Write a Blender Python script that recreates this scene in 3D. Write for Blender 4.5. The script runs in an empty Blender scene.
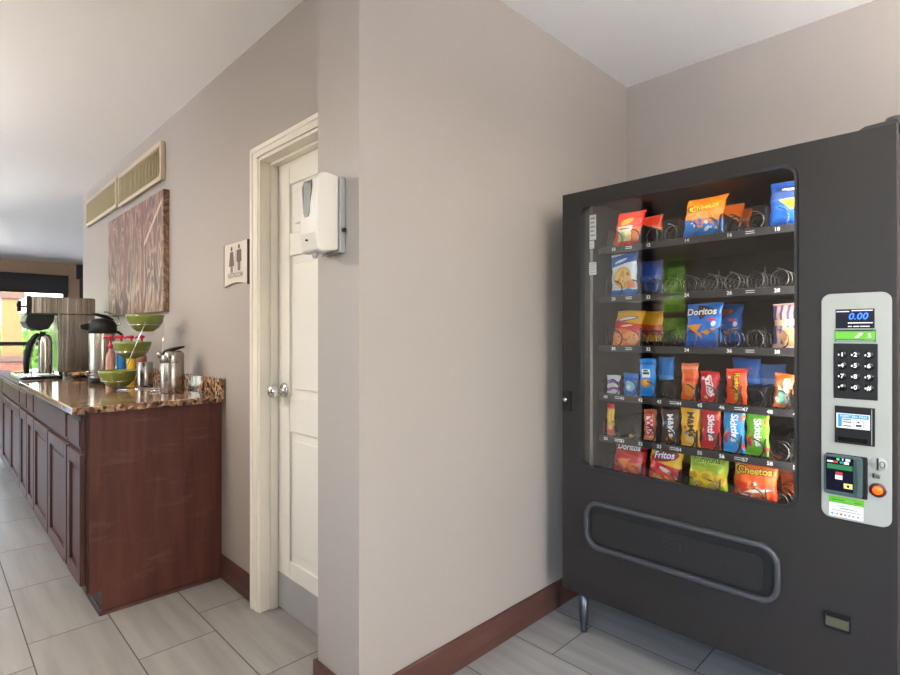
import bpy, bmesh, math, random
import numpy as np
from mathutils import Vector, Matrix
R = math.radians
rng = random.Random(7)
scene = bpy.context.scene
COL = scene.collection

# ------------------------------------------------------------------ colours / materials
def lin(c):
    c = c / 255.0
    return c / 12.92 if c <= 0.04045 else ((c + 0.055) / 1.055) ** 2.4
def rgb(r, g, b): return (lin(r), lin(g), lin(b))
def rgba(r, g, b): return (lin(r), lin(g), lin(b), 1.0)

def mat(name, col, rough=0.5, metal=0.0, emit=None, emit_s=0.0, coat=0.0, noise=None, bump=None, spec=None):
    """col = sRGB 0-255 triple. noise = (scale, amount) tone variation, bump = (scale, strength)"""
    m = bpy.data.materials.new(name); m.use_nodes = True
    nt = m.node_tree; p = nt.nodes['Principled BSDF']
    p.inputs['Base Color'].default_value = rgba(*col)
    p.inputs['Roughness'].default_value = rough
    p.inputs['Metallic'].default_value = metal
    if spec is not None: p.inputs['Specular IOR Level'].default_value = spec
    if coat: p.inputs['Coat Weight'].default_value = coat; p.inputs['Coat Roughness'].default_value = 0.1
    if emit:
        p.inputs['Emission Color'].default_value = rgba(*emit); p.inputs['Emission Strength'].default_value = emit_s
    tc = None
    if noise or bump: tc = nt.nodes.new('ShaderNodeTexCoord')
    if noise:
        n = nt.nodes.new('ShaderNodeTexNoise'); n.inputs['Scale'].default_value = noise[0]; n.inputs['Detail'].default_value = 5
        nt.links.new(tc.outputs['Object'], n.inputs['Vector'])
        mr = nt.nodes.new('ShaderNodeMapRange'); mr.inputs['From Min'].default_value = .3; mr.inputs['From Max'].default_value = .7
        mr.inputs['To Min'].default_value = 1 - noise[1]; mr.inputs['To Max'].default_value = 1 + noise[1]
        nt.links.new(n.outputs['Fac'], mr.inputs['Value'])
        mx = nt.nodes.new('ShaderNodeVectorMath'); mx.operation = 'SCALE'
        mx.inputs[0].default_value = rgb(*col); nt.links.new(mr.outputs[0], mx.inputs['Scale'])
        nt.links.new(mx.outputs[0], p.inputs['Base Color'])
    if bump:
        n = nt.nodes.new('ShaderNodeTexNoise'); n.inputs['Scale'].default_value = bump[0]; n.inputs['Detail'].default_value = 4
        nt.links.new(tc.outputs['Object'], n.inputs['Vector'])
        b = nt.nodes.new('ShaderNodeBump'); b.inputs['Strength'].default_value = bump[1]; b.inputs['Distance'].default_value = .002
        nt.links.new(n.outputs['Fac'], b.inputs['Height']); nt.links.new(b.outputs[0], p.inputs['Normal'])
    return m

class NT:
    """tiny node helper"""
    def __init__(s, m): s.nt = m.node_tree; s.p = s.nt.nodes['Principled BSDF']
    def n(s, t, **k):
        x = s.nt.nodes.new(t)
        for a, b in k.items(): setattr(x, a, b)
        return x
    def l(s, a, b): s.nt.links.new(a, b)
    def math(s, op, a, b=None, c=None):
        x = s.n('ShaderNodeMath', operation=op)
        for i, v in enumerate((a, b, c)):
            if v is None: continue
            if isinstance(v, (int, float)): x.inputs[i].default_value = v
            else: s.l(v, x.inputs[i])
        return x.outputs[0]
    def ramp(s, fac, stops, interp='LINEAR'):
        x = s.n('ShaderNodeValToRGB'); x.color_ramp.interpolation = interp
        e = x.color_ramp.elements
        while len(e) < len(stops): e.new(0.5)
        for i, (pos, c) in enumerate(stops): e[i].position = pos; e[i].color = rgba(*c)
        s.l(fac, x.inputs[0]); return x.outputs[0]
    def mix(s, fac, a, b, mode='MIX'):
        x = s.n('ShaderNodeMix', data_type='RGBA', blend_type=mode)
        for k, v in ((0, fac), (6, a), (7, b)):
            if isinstance(v, (int, float)): x.inputs[k].default_value = v
            elif isinstance(v, tuple): x.inputs[k].default_value = v
            else: s.l(v, x.inputs[k])
        return x.outputs[2]

M = {}
M['wall'] = mat('wall_paint', (164, 156, 149), .55, bump=(260, .12), noise=(1.2, .02))
M['ceiling'] = mat('ceiling_paint', (246, 246, 245), .8, bump=(120, .25))
M['trim'] = mat('door_trim_paint', (226, 219, 205), .4, noise=(9, .03))
M['door'] = mat('door_paint', (226, 223, 213), .4)
M['steel_plate'] = mat('kick_plate_steel', (164, 164, 163), .55, .15, noise=(8, .05))
M['chrome'] = mat('chrome', (215, 215, 215), .12, 1.0)
M['steel'] = mat('brushed_steel', (176, 170, 163), .27, 1.0, noise=(14, .08))
M['steel_dark'] = mat('warm_steel', (146, 138, 130), .22, 1.0)
def streaks(m):
    t = NT(m); tc = t.n('ShaderNodeTexCoord'); mp = t.n('ShaderNodeMapping'); mp.inputs['Scale'].default_value = (26, 26, .6); t.l(tc.outputs['Object'], mp.inputs['Vector'])
    n = t.n('ShaderNodeTexNoise'); n.inputs['Scale'].default_value = 1.0; n.inputs['Detail'].default_value = 4; t.l(mp.outputs[0], n.inputs['Vector'])
    b = t.n('ShaderNodeBump'); b.inputs['Strength'].default_value = .6; b.inputs['Distance'].default_value = .004
    t.l(n.outputs['Fac'], b.inputs['Height']); t.l(b.outputs[0], t.p.inputs['Normal'])
    t.l(t.ramp(n.outputs['Fac'], [(.3, (104, 99, 95)), (.7, (162, 156, 150))]), t.p.inputs['Base Color'])
streaks(M['steel_dark'])
M['black_plastic'] = mat('black_plastic', (20, 20, 22), .42, spec=.25)
M['black_gloss'] = mat('black_gloss', (14, 14, 16), .16, spec=.35)
M['white_plastic'] = mat('white_plastic', (204, 198, 187), .32)
M['grey_plastic'] = mat('grey_plastic', (150, 150, 150), .4)
M['smoke'] = mat('smoked_window', (92, 94, 86), .2)
M['machine'] = mat('vending_black_paint', (40, 37, 36), .5, noise=(5, .07), bump=(500, .1), spec=.28)
M['machine_in'] = mat('vending_interior', (10, 9, 8), .55)
M['tray'] = mat('vending_tray', (20, 20, 20), .4)
M['tray_strip'] = mat('vending_strip', (40, 40, 42), .35)
M['gap_shade_black'] = mat('gap_shade_black', (8, 8, 8), .7)
M['leg_steel'] = mat('leg_steel', (96, 101, 108), .34, .85)
M['gasket'] = mat('rubber_gasket', (22, 22, 23), .5)
M['bin_frame'] = mat('bin_frame_plastic', (60, 60, 62), .34)
M['bin_flap'] = mat('bin_flap_plastic', (24, 22, 22), .55, noise=(16, .25))
M['coil'] = mat('coil_wire', (96, 95, 94), .25, .9)
M['divider'] = mat('divider_plastic', (38, 37, 38), .35)
M['panel'] = mat('control_panel_grey', (160, 161, 155), .38, noise=(30, .015))
M['white_ink'] = mat('white_ink', (240, 240, 238), .5)
M['black_ink'] = mat('black_ink', (20, 20, 22), .5)
M['display'] = mat('display_black', (10, 12, 30), .3, spec=.15)
M['led_blue'] = mat('blue_led', (20, 60, 255), .3, emit=(30, 90, 255), emit_s=2.0)
M['led_green'] = mat('green_led', (40, 230, 90), .3, emit=(40, 255, 90), emit_s=1.5)
M['led_orange'] = mat('orange_button', (255, 96, 12), .25, emit=(255, 80, 10), emit_s=.55)
M['red_bezel'] = mat('dark_red_bezel', (70, 18, 14), .3)
M['green_label'] = mat('green_label', (96, 178, 32), .4)
M['green_dark'] = mat('green_label_dark', (34, 120, 40), .4)
M['blue_label'] = mat('blue_label', (38, 140, 200), .4)
M['red_label'] = mat('red_label', (200, 40, 40), .4)
M['yellow_label'] = mat('yellow_label', (240, 214, 120), .4)
M['white_label'] = mat('white_label', (232, 234, 228), .45)
M['reader'] = mat('card_reader_teal', (62, 84, 84), .32)
M['reader_green'] = mat('reader_green', (22, 110, 62), .4)
M['tube'] = mat('fill_tube', (255, 255, 255), .4, emit=(255, 246, 232), emit_s=66.0)
M['diffuser'] = mat('lamp_diffuser', (255, 255, 255), .4, emit=(255, 248, 241), emit_s=10.0)
M['diffuser_glow'] = mat('diffuser_glow', (255, 255, 255), .4, emit=(255, 240, 225), emit_s=42.0)
M['lamp_disc'] = mat('lamp_disc', (255, 255, 255), .4, emit=(255, 248, 241), emit_s=122.0)
M['lamp_frame'] = mat('lamp_frame', (240, 240, 240), .4)
M['vent_frame'] = mat('vent_frame_paint', (196, 182, 156), .5)
M['vent_slat'] = mat('vent_slat_paint', (196, 186, 154), .5)
M['dark_frame'] = mat('window_frame_dark', (48, 48, 52), .4)
M['blind'] = mat('roller_blind_dark', (52, 53, 58), .7)
M['tan_frame'] = mat('window_frame_tan', (150, 130, 110), .5)
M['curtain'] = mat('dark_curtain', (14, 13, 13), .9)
M['sign'] = mat('sign_plate', (206, 196, 184), .4)
M['sign_ink'] = mat('sign_brown', (84, 58, 48), .5)
M['sign_text'] = mat('sign_grey', (128, 118, 110), .5)
M['bowl'] = mat('green_glaze', (110, 124, 48), .12, coat=.5, noise=(9, .06))
M['red'] = mat('red_plastic', (190, 22, 42), .3)
M['pink'] = mat('pink_syrup', (182, 136, 126), .2)
M['blue_pack'] = mat('blue_sleeve', (30, 116, 190), .3)
M['yellow_pack'] = mat('yellow_sleeve', (228, 184, 28), .3)
M['purple_pack'] = mat('amber_syrup', (150, 92, 84), .25)
M['pastry'] = mat('pastry_crust', (188, 132, 66), .7, noise=(60, .3), bump=(90, .8))
M['stucco'] = mat('pillar_stucco', (136, 90, 48), .8, noise=(6, .04))
M['stone_cap'] = mat('pillar_cap', (84, 64, 54), .7)
M['asphalt'] = mat('outside_paving', (200, 198, 195), .9, noise=(2, .06))
M['cup_metal'] = mat('coin_cup_metal', (120, 118, 96), .3, .9)

def wood(name, dark, light, scale=(1, 1, 1), rough=.3, scuff=0.0, axis='Z'):
    m = mat(name, dark, rough); t = NT(m)
    tc = t.n('ShaderNodeTexCoord'); mp = t.n('ShaderNodeMapping')
    mp.inputs['Scale'].default_value = {'Z': (16, 16, 1.6), 'Y': (16, 1.6, 16), 'X': (1.6, 16, 16)}[axis]
    t.l(tc.outputs['Object'], mp.inputs['Vector'])
    n = t.n('ShaderNodeTexNoise'); n.inputs['Scale'].default_value = 1.6; n.inputs['Detail'].default_value = 6; n.inputs['Distortion'].default_value = .6
    t.l(mp.outputs[0], n.inputs['Vector'])
    c = t.ramp(n.outputs['Fac'], [(.3, dark), (.7, light)])
    n2 = t.n('ShaderNodeTexNoise'); n2.inputs['Scale'].default_value = 3.4; n2.inputs['Detail'].default_value = 4
    t.l(tc.outputs['Object'], n2.inputs['Vector'])
    c = t.mix(t.math('MULTIPLY', n2.outputs['Fac'], .5), c, rgba(*[x * .72 for x in dark]))
    if scuff:
        mp2 = t.n('ShaderNodeMapping'); mp2.inputs['Scale'].default_value = (1.1, 2.0, 5); t.l(tc.outputs['Object'], mp2.inputs['Vector'])
        n3 = t.n('ShaderNodeTexNoise'); n3.inputs['Scale'].default_value = 2.2; n3.inputs['Detail'].default_value = 8; n3.inputs['Roughness'].default_value = .7
        t.l(mp2.outputs[0], n3.inputs['Vector'])
        sm_ = t.n('ShaderNodeMapRange'); sm_.inputs['From Min'].default_value = .56; sm_.inputs['From Max'].default_value = .76; t.l(n3.outputs['Fac'], sm_.inputs['Value']); f = t.math('MULTIPLY', sm_.outputs[0], scuff)
        c = t.mix(f, c, rgba(176, 148, 132))
        r = t.n('ShaderNodeMapRange'); r.inputs['To Min'].default_value = rough - .08; r.inputs['To Max'].default_value = rough + .22
        t.l(n2.outputs['Fac'], r.inputs['Value']); t.l(r.outputs[0], t.p.inputs['Roughness'])
    t.p.inputs['Specular IOR Level'].default_value = .3
    t.l(c, t.p.inputs['Base Color']); return m
M['wood'] = wood('cabinet_wood', (62, 33, 28), (84, 49, 43), rough=.46)
M['wood_panel'] = wood('cabinet_end_wood', (80, 40, 33), (102, 58, 48), rough=.38, scuff=.22)
M['wood_base'] = wood('baseboard_wood', (78, 50, 43), (97, 66, 58), rough=.42, axis='X')
M['wood_base_y'] = wood('baseboard_wood_y', (78, 50, 43), (97, 66, 58), rough=.42, axis='Y')

def granite():
    m = mat('granite', (120, 90, 70), .1, coat=.2); t = NT(m)
    tc = t.n('ShaderNodeTexCoord')
    v = t.n('ShaderNodeTexVoronoi'); v.inputs['Scale'].default_value = 62; t.l(tc.outputs['Object'], v.inputs['Vector'])
    n = t.n('ShaderNodeTexNoise'); n.inputs['Scale'].default_value = 28; n.inputs['Detail'].default_value = 6; t.l(tc.outputs['Object'], n.inputs['Vector'])
    s = t.n('ShaderNodeSeparateColor'); t.l(v.outputs['Color'], s.inputs[0])
    f = t.math('ADD', t.math('MULTIPLY', s.outputs[0], .6), t.math('MULTIPLY', n.outputs['Fac'], .45))
    c = t.ramp(f, [(.22, (40, 30, 28)), (.36, (98, 66, 50)), (.5, (150, 114, 84)), (.62, (196, 164, 128)), (.74, (120, 92, 76)), (.86, (70, 54, 48))])
    t.l(c, t.p.inputs['Base Color']); return m
M['granite'] = granite()

def floor_mat():
    m = mat('floor_tile', (160, 155, 147), .3); t = NT(m)
    g = t.n('ShaderNodeNewGeometry'); s = t.n('ShaderNodeSeparateXYZ'); t.l(g.outputs['Position'], s.inputs[0])
    xs = t.math('DIVIDE', t.math('SUBTRACT', s.outputs[0], .002), .2833)
    k = t.math('FLOOR', xs); fx = t.math('FRACT', xs)
    ys = t.math('DIVIDE', t.math('SUBTRACT', t.math('SUBTRACT', s.outputs[1], .027), t.math('MULTIPLY', k, .19)), .61)
    j = t.math('FLOOR', ys); fy = t.math('FRACT', ys)
    ex = t.math('MULTIPLY', t.math('MINIMUM', fx, t.math('SUBTRACT', 1.0, fx)), .2833)
    ey = t.math('MULTIPLY', t.math('MINIMUM', fy, t.math('SUBTRACT', 1.0, fy)), .61)
    gr = t.math('LESS_THAN', t.math('MINIMUM', ex, ey), .0021)
    cb = t.n('ShaderNodeCombineXYZ'); t.l(k, cb.inputs[0]); t.l(j, cb.inputs[1])
    wn = t.n('ShaderNodeTexWhiteNoise', noise_dimensions='2D'); t.l(cb.outputs[0], wn.inputs['Vector'])
    # soft stone veining along the long side of each tile
    off = t.n('ShaderNodeVectorMath', operation='MULTIPLY_ADD'); t.l(wn.outputs['Color'], off.inputs[0]); off.inputs[1].default_value = (9, 9, 9); t.l(g.outputs['Position'], off.inputs[2])
    mp = t.n('ShaderNodeMapping'); mp.inputs['Scale'].default_value = (13, 1.0, 1); mp.inputs['Rotation'].default_value = (0, 0, .16); t.l(off.outputs[0], mp.inputs['Vector'])
    n = t.n('ShaderNodeTexNoise'); n.inputs['Scale'].default_value = 1.6; n.inputs['Detail'].default_value = 3; n.inputs['Distortion'].default_value = 0.0; t.l(mp.outputs[0], n.inputs['Vector'])
    mr = t.n('ShaderNodeMapRange'); mr.inputs['From Min'].default_value = .2; mr.inputs['From Max'].default_value = .8; mr.inputs['To Min'].default_value = .76; mr.inputs['To Max'].default_value = 1.2
    t.l(n.outputs['Fac'], mr.inputs['Value'])
    tl = t.math('MULTIPLY', mr.outputs[0], t.math('MULTIPLY_ADD', wn.outputs['Value'], .09, .955))
    sc_ = t.n('ShaderNodeVectorMath', operation='SCALE'); sc_.inputs[0].default_value = rgb(147, 145, 141); t.l(tl, sc_.inputs['Scale']); c = sc_.outputs[0]
    c = t.mix(gr, c, rgba(72, 66, 62))
    t.l(c, t.p.inputs['Base Color'])
    t.l(t.math('MULTIPLY_ADD', gr, .4, t.math('ADD', .3, 0.0)), t.p.inputs['Roughness'])
    b = t.n('ShaderNodeBump'); b.inputs['Strength'].default_value = .5; b.inputs['Distance'].default_value = .002
    t.l(t.math('SUBTRACT', 1.0, gr), b.inputs['Height']); t.l(b.outputs[0], t.p.inputs['Normal'])
    return m
M['floor'] = floor_mat()

def art_mat():
    m = mat('canvas_print', (130, 100, 90), .5, bump=(420, .2)); t = NT(m)
    tc = t.n('ShaderNodeTexCoord'); s = t.n('ShaderNodeSeparateXYZ'); t.l(tc.outputs['Object'], s.inputs[0])
    mp = t.n('ShaderNodeMapping'); mp.inputs['Scale'].default_value = (1, 2.3, .8); t.l(tc.outputs['Object'], mp.inputs['Vector'])
    n = t.n('ShaderNodeTexNoise'); n.inputs['Scale'].default_value = 2.4; n.inputs['Detail'].default_value = 8; n.inputs['Distortion'].default_value = 2.8
    t.l(mp.outputs[0], n.inputs['Vector'])
    c1 = t.ramp(n.outputs['Fac'], [(.30, (44, 28, 25)), (.42, (90, 58, 52)), (.49, (110, 72, 66)), (.54, (172, 138, 108)), (.59, (98, 60, 56)), (.75, (62, 34, 33))])
    c2 = t.ramp(n.outputs['Fac'], [(.30, (40, 32, 31)), (.42, (76, 58, 56)), (.49, (142, 116, 96)), (.54, (190, 164, 136)), (.60, (84, 64, 62)), (.75, (44, 33, 33))])
    zf = t.n('ShaderNodeMapRange'); zf.inputs['From Min'].default_value = .15; zf.inputs['From Max'].default_value = .5; t.l(s.outputs[2], zf.inputs['Value'])
    c = t.mix(zf.outputs[0], c2, c1)
    # dark red seams
    for y0 in (.860, .437):
        d = t.math('ABSOLUTE', t.math('SUBTRACT', s.outputs[1], y0))
        w = t.math('MULTIPLY', t.math('LESS_THAN', d, .026), .8)
        c = t.mix(w, c, rgba(98, 18, 26))
    # ochre band at the near edge
    d = t.math('LESS_THAN', s.outputs[1], .03)
    n2 = t.n('ShaderNodeTexNoise'); n2.inputs['Scale'].default_value = 9; n2.inputs['Distortion'].default_value = 3; t.l(tc.outputs['Object'], n2.inputs['Vector'])
    c3 = t.ramp(n2.outputs['Fac'], [(.35, (62, 46, 38)), (.5, (120, 92, 66)), (.6, (160, 130, 96)), (.7, (92, 40, 40))])
    c = t.mix(t.math('MULTIPLY', d, .8), c, c3)
    # pale slanting streak near the top right
    e = t.math('ABSOLUTE', t.math('SUBTRACT', t.math('ADD', t.math('MULTIPLY', s.outputs[1], -.62), .70), s.outputs[2]))
    f = t.math('MULTIPLY', t.math('LESS_THAN', e, .014), t.math('MULTIPLY', t.math('LESS_THAN', s.outputs[1], .4), t.math('GREATER_THAN', s.outputs[1], .03)))
    c = t.mix(t.math('MULTIPLY', f, .8), c, rgba(214, 186, 164))
    t.l(c, t.p.inputs['Base Color']); return m
M['art'] = art_mat()

def brick_mat():
    m = mat('pillar_brick', (150, 90, 60), .85); t = NT(m)
    tc = t.n('ShaderNodeTexCoord'); mp = t.n('ShaderNodeMapping'); mp.inputs['Rotation'].default_value = (R(90), 0, 0)
    t.l(tc.outputs['Object'], mp.inputs['Vector'])
    b = t.n('ShaderNodeTexBrick'); b.inputs['Scale'].default_value = 6; t.l(mp.outputs[0], b.inputs['Vector'])
    b.inputs['Color1'].default_value = rgba(118, 64, 38); b.inputs['Color2'].default_value = rgba(88, 46, 32); b.inputs['Mortar'].default_value = rgba(120, 100, 84)
    t.l(b.outputs[0], t.p.inputs['Base Color']); return m
M['brick'] = brick_mat()

def leaf_mat(light=False):
    m = mat('hedge_leaves', (96, 150, 40), .6); t = NT(m)
    tc = t.n('ShaderNodeTexCoord')
    n = t.n('ShaderNodeTexNoise'); n.inputs['Scale'].default_value = 7; n.inputs['Detail'].default_value = 6; t.l(tc.outputs['Object'], n.inputs['Vector'])
    c = t.ramp(n.outputs['Fac'], [(.32, (22, 58, 8)), (.5, (60, 110, 16)), (.68, (118, 152, 40))])
    if light: c = t.ramp(n.outputs['Fac'], [(.32, (70, 120, 30)), (.5, (150, 196, 66)), (.68, (214, 236, 130))])  # brightness of a sunlit hedge put into paler leaf colours
    t.l(c, t.p.inputs['Base Color']); return m
M['leaf'] = leaf_mat(); M['leaf_lit'] = leaf_mat(True)

def glass_mat(name, ior, tint=(255, 255, 255), rough=0.0):
    m = bpy.data.materials.new(name); m.use_nodes = True; nt = m.node_tree
    for n in list(nt.nodes):
        if n.type != 'OUTPUT_MATERIAL': nt.nodes.remove(n)
    out = [n for n in nt.nodes if n.type == 'OUTPUT_MATERIAL'][0]
    tr = nt.nodes.new('ShaderNodeBsdfTransparent'); tr.inputs[0].default_value = rgba(*tint)
    gl = nt.nodes.new('ShaderNodeBsdfGlossy'); gl.inputs['Roughness'].default_value = rough
    fr = nt.nodes.new('ShaderNodeFresnel'); fr.inputs['IOR'].default_value = ior
    mx = nt.nodes.new('ShaderNodeMixShader')
    nt.links.new(fr.outputs[0], mx.inputs[0]); nt.links.new(tr.outputs[0], mx.inputs[1]); nt.links.new(gl.outputs[0], mx.inputs[2])
    nt.links.new(mx.outputs[0], out.inputs[0]); return m
M['glass'] = glass_mat('vending_glass', 1.65)
M['pane'] = glass_mat('window_pane', 1.45)
M['clear'] = glass_mat('clear_plastic', 1.3, (235, 235, 240))

def foil_mat():
    m = mat('printed_foil', (255, 255, 255), .38, coat=.08); t = NT(m)
    a = t.n('ShaderNodeVertexColor'); a.layer_name = 'print'
    t.l(a.outputs['Color'], t.p.inputs['Base Color'])
    tc = t.n('ShaderNodeTexCoord'); n = t.n('ShaderNodeTexNoise'); n.inputs['Scale'].default_value = 38; n.inputs['Detail'].default_value = 3
    t.l(tc.outputs['Object'], n.inputs['Vector'])
    b = t.n('ShaderNodeBump'); b.inputs['Strength'].default_value = .55; b.inputs['Distance'].default_value = .004
    t.l(n.outputs['Fac'], b.inputs['Height']); t.l(b.outputs[0], t.p.inputs['Normal']); return m
M['foil'] = foil_mat()

# ------------------------------------------------------------------ mesh helpers
class MB:
    def __init__(s): s.v = []; s.f = []; s.mi = []; s.sm = []
    def add(s, vs, fs, mi=0, smooth=False):
        o = len(s.v); s.v += [tuple(map(float, v)) for v in vs]
        for f in fs: s.f.append(tuple(i + o for i in f)); s.mi.append(mi); s.sm.append(smooth)
        return s
    def box(s, x0, x1, y0, y1, z0, z1, mi=0):
        v = [(x0, y0, z0), (x1, y0, z0), (x1, y1, z0), (x0, y1, z0), (x0, y0, z1), (x1, y0, z1), (x1, y1, z1), (x0, y1, z1)]
        return s.add(v, [(0, 3, 2, 1), (4, 5, 6, 7), (0, 1, 5, 4), (1, 2, 6, 5), (2, 3, 7, 6), (3, 0, 4, 7)], mi)
    def prism(s, pts, axis, a0, a1, mi=0, smooth=False):
        """2-D outline (counter-clockwise or not) extruded along an axis"""
        n = len(pts)
        def P(p, a): return {'x': (a, p[0], p[1]), 'y': (p[0], a, p[1]), 'z': (p[0], p[1], a)}[axis]
        v = [P(p, a0) for p in pts] + [P(p, a1) for p in pts]
        f = [tuple(range(n))[::-1], tuple(range(n, 2 * n))]
        s.add(v, f, mi); o = len(s.v) - 2 * n
        for i in range(n):
            j = (i + 1) % n; s.f.append((o + i, o + j, o + n + j, o + n + i)); s.mi.append(mi); s.sm.append(smooth)
        return s
    def ring(s, outer, inner, axis, a0, a1, mi=0):
        """frame between two outlines with the same number of points, extruded"""
        n = len(outer)
        def P(p, a): return {'x': (a, p[0], p[1]), 'y': (p[0], a, p[1]), 'z': (p[0], p[1], a)}[axis]
        v = [P(p, a) for a in (a0, a1) for q in (outer, inner) for p in q]
        f = []
        for i in range(n):
            j = (i + 1) % n
            f += [(i, j, n + j, n + i), (2 * n + i, 3 * n + i, 3 * n + j, 2 * n + j), (i, 2 * n + i, 2 * n + j, j), (n + i, n + j, 3 * n + j, 3 * n + i)]
        return s.add(v, f, mi)
    def tube(s, pts, r, sides=8, mi=0, closed=False, caps=True):
        pts = [Vector(p) for p in pts]; n = len(pts); rings = []
        up = None
        for i, p in enumerate(pts):
            a = pts[i - 1] if (i or closed) else p; b = pts[(i + 1) % n] if (i < n - 1 or closed) else p
            d = (b - a).normalized()
            if up is None:
                up = Vector((0, 0, 1)) if abs(d.z) < .9 else Vector((1, 0, 0))
            x = (up - d * up.dot(d))
            if x.length < 1e-6: x = d.orthogonal()
            x.normalize(); y = d.cross(x); up = x
            rr = r[i] if isinstance(r, (list, tuple)) else r
            rings.append([p + (x * math.cos(t) + y * math.sin(t)) * rr for t in [2 * math.pi * k / sides for k in range(sides)]])
        v = [q for g in rings for q in g]; f = []
        m = n if closed else n - 1
        for i in range(m):
            for k in range(sides):
                a, b = i * sides, ((i + 1) % n) * sides; k2 = (k + 1) % sides
                f.append((a + k, a + k2, b + k2, b + k))
        s.add(v, f, mi, True)
        if not closed and caps:
            o = len(s.v) - len(v)
            s.f += [tuple(o + k for k in range(sides))[::-1], tuple(o + (n - 1) * sides + k for k in range(sides))]; s.mi += [mi, mi]; s.sm += [False, False]
        return s
    def lathe(s, prof, c=(0, 0, 0), seg=32, axis='z', mi=0, smooth=True):
        v = []; n = len(prof)
        for k in range(seg):
            t = 2 * math.pi * k / seg
            for r, h in prof:
                a, b = r * math.cos(t), r * math.sin(t)
                q = {'z': (a, b, h), 'x': (h, a, b), 'y': (b, h, a)}[axis]
                v.append((q[0] + c[0], q[1] + c[1], q[2] + c[2]))
        f = []
        for k in range(seg):
            k2 = (k + 1) % seg
            for i in range(n - 1):
                q = [k * n + i, k2 * n + i, k2 * n + i + 1, k * n + i + 1]
                f.append(tuple(q))
        return s.add(v, f, mi, smooth)
    def quad(s, a, b, c, d, mi=0): return s.add([a, b, c, d], [(0, 1, 2, 3)], mi)
    def build(s, name, mats, parent=None, bevel=0, seg=2, loc=None, rotz=0):
        me = bpy.data.meshes.new(name); me.from_pydata(s.v, [], s.f)
        for m in (mats if isinstance(mats, (list, tuple)) else [mats]): me.materials.append(M[m] if isinstance(m, str) else m)
        me.polygons.foreach_set('material_index', s.mi); me.polygons.foreach_set('use_smooth', s.sm)
        bm = bmesh.new(); bm.from_mesh(me); bmesh.ops.remove_doubles(bm, verts=bm.verts, dist=1e-6); bmesh.ops.recalc_face_normals(bm, faces=bm.faces); bm.to_mesh(me); bm.free()
        o = bpy.data.objects.new(name, me); COL.objects.link(o)
        if parent: o.parent = parent
        if loc: o.location = loc
        if rotz: o.rotation_euler[2] = rotz
        if bevel:
            b = o.modifiers.new('bevel', 'BEVEL'); b.width = bevel; b.segments = seg; b.limit_method = 'ANGLE'; b.angle_limit = R(40); b.harden_normals = False
        return o

def tag(o, label, cat, group=None, kind=None):
    o['label'] = label; o['category'] = cat
    if group: o['group'] = group
    if kind: o['kind'] = kind
    return o
def empty(name, loc, label, cat, group=None, rotz=0):
    o = bpy.data.objects.new(name, None); COL.objects.link(o); o.location = loc; o.rotation_euler[2] = rotz; o.empty_display_size = .05
    return tag(o, label, cat, group)
def struct(o): o['kind'] = 'structure'; return o

def rrect(x0, x1, z0, z1, r, n=6):
    pts = []
    for cx, cz, a0 in ((x1 - r, z1 - r, 0), (x0 + r, z1 - r, 90), (x0 + r, z0 + r, 180), (x1 - r, z0 + r, 270)):
        for k in range(n + 1):
            a = R(a0 + 90 * k / n); pts.append((cx + r * math.cos(a), cz + r * math.sin(a)))
    return pts

def text_geo(body, size, bold=0.0, cuts=0, align='CENTER'):
    """vertices and faces of flat lettering in the x-y plane, centred on the origin"""
    cu = bpy.data.curves.new('lettering', 'FONT'); cu.body = body; cu.size = size; cu.align_x = align; cu.align_y = 'CENTER'; cu.offset = bold; cu.resolution_u = 3
    ob = bpy.data.objects.new('lettering_source', cu); COL.objects.link(ob)
    bpy.context.view_layer.update()
    me = bpy.data.meshes.new_from_object(ob.evaluated_get(bpy.context.evaluated_depsgraph_get()))
    bm = bmesh.new(); bm.from_mesh(me); bmesh.ops.remove_doubles(bm, verts=bm.verts, dist=1e-7)
    bmesh.ops.triangulate(bm, faces=bm.faces)
    if cuts: bmesh.ops.subdivide_edges(bm, edges=[e for e in bm.edges if e.calc_length() > size * .12], cuts=cuts, use_grid_fill=False); bmesh.ops.triangulate(bm, faces=bm.faces)
    bm.verts.index_update()
    v = [tuple(x.co) for x in bm.verts]; f = [tuple(x.index for x in q.verts) for q in bm.faces]
    bm.free(); bpy.data.objects.remove(ob); bpy.data.curves.remove(cu); bpy.data.meshes.remove(me)
    return v, f
def add_text(mb, body, size, fn, mi=0, bold=0.0, cuts=0, sx=1.0, rot=0, align='CENTER'):
    """fn maps the flat (x, y) of the lettering to 3-D"""
    v, f = text_geo(body, size, bold, cuts, align); c, s = math.cos(R(rot)), math.sin(R(rot))
    mb.add([fn(x * sx * c - y * s, x * sx * s + y * c) for x, y, z in v], f, mi); return mb

# ================================================================== THE ROOM
ZC = 2.545
def wallbox(name, boxes, m='wall'):
    b = MB()
    for q in boxes: b.box(*q)
    return struct(b.build(name, m))
M['far_paint'] = mat('far_wall_paint', (188, 164, 138), .6)
struct(MB().box(-1.05, 4.1, -3.1, 3.4, -.08, 0).box(-3.1, 4.1, 3.4, 12.2, -.08, 0).build('floor', 'floor'))
struct(MB().box(-1.05, 4.1, -3.1, 3.4, ZC, ZC + .1).box(-3.1, 4.1, 3.4, 12.2, ZC, ZC + .1).build('ceiling', 'ceiling'))
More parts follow.
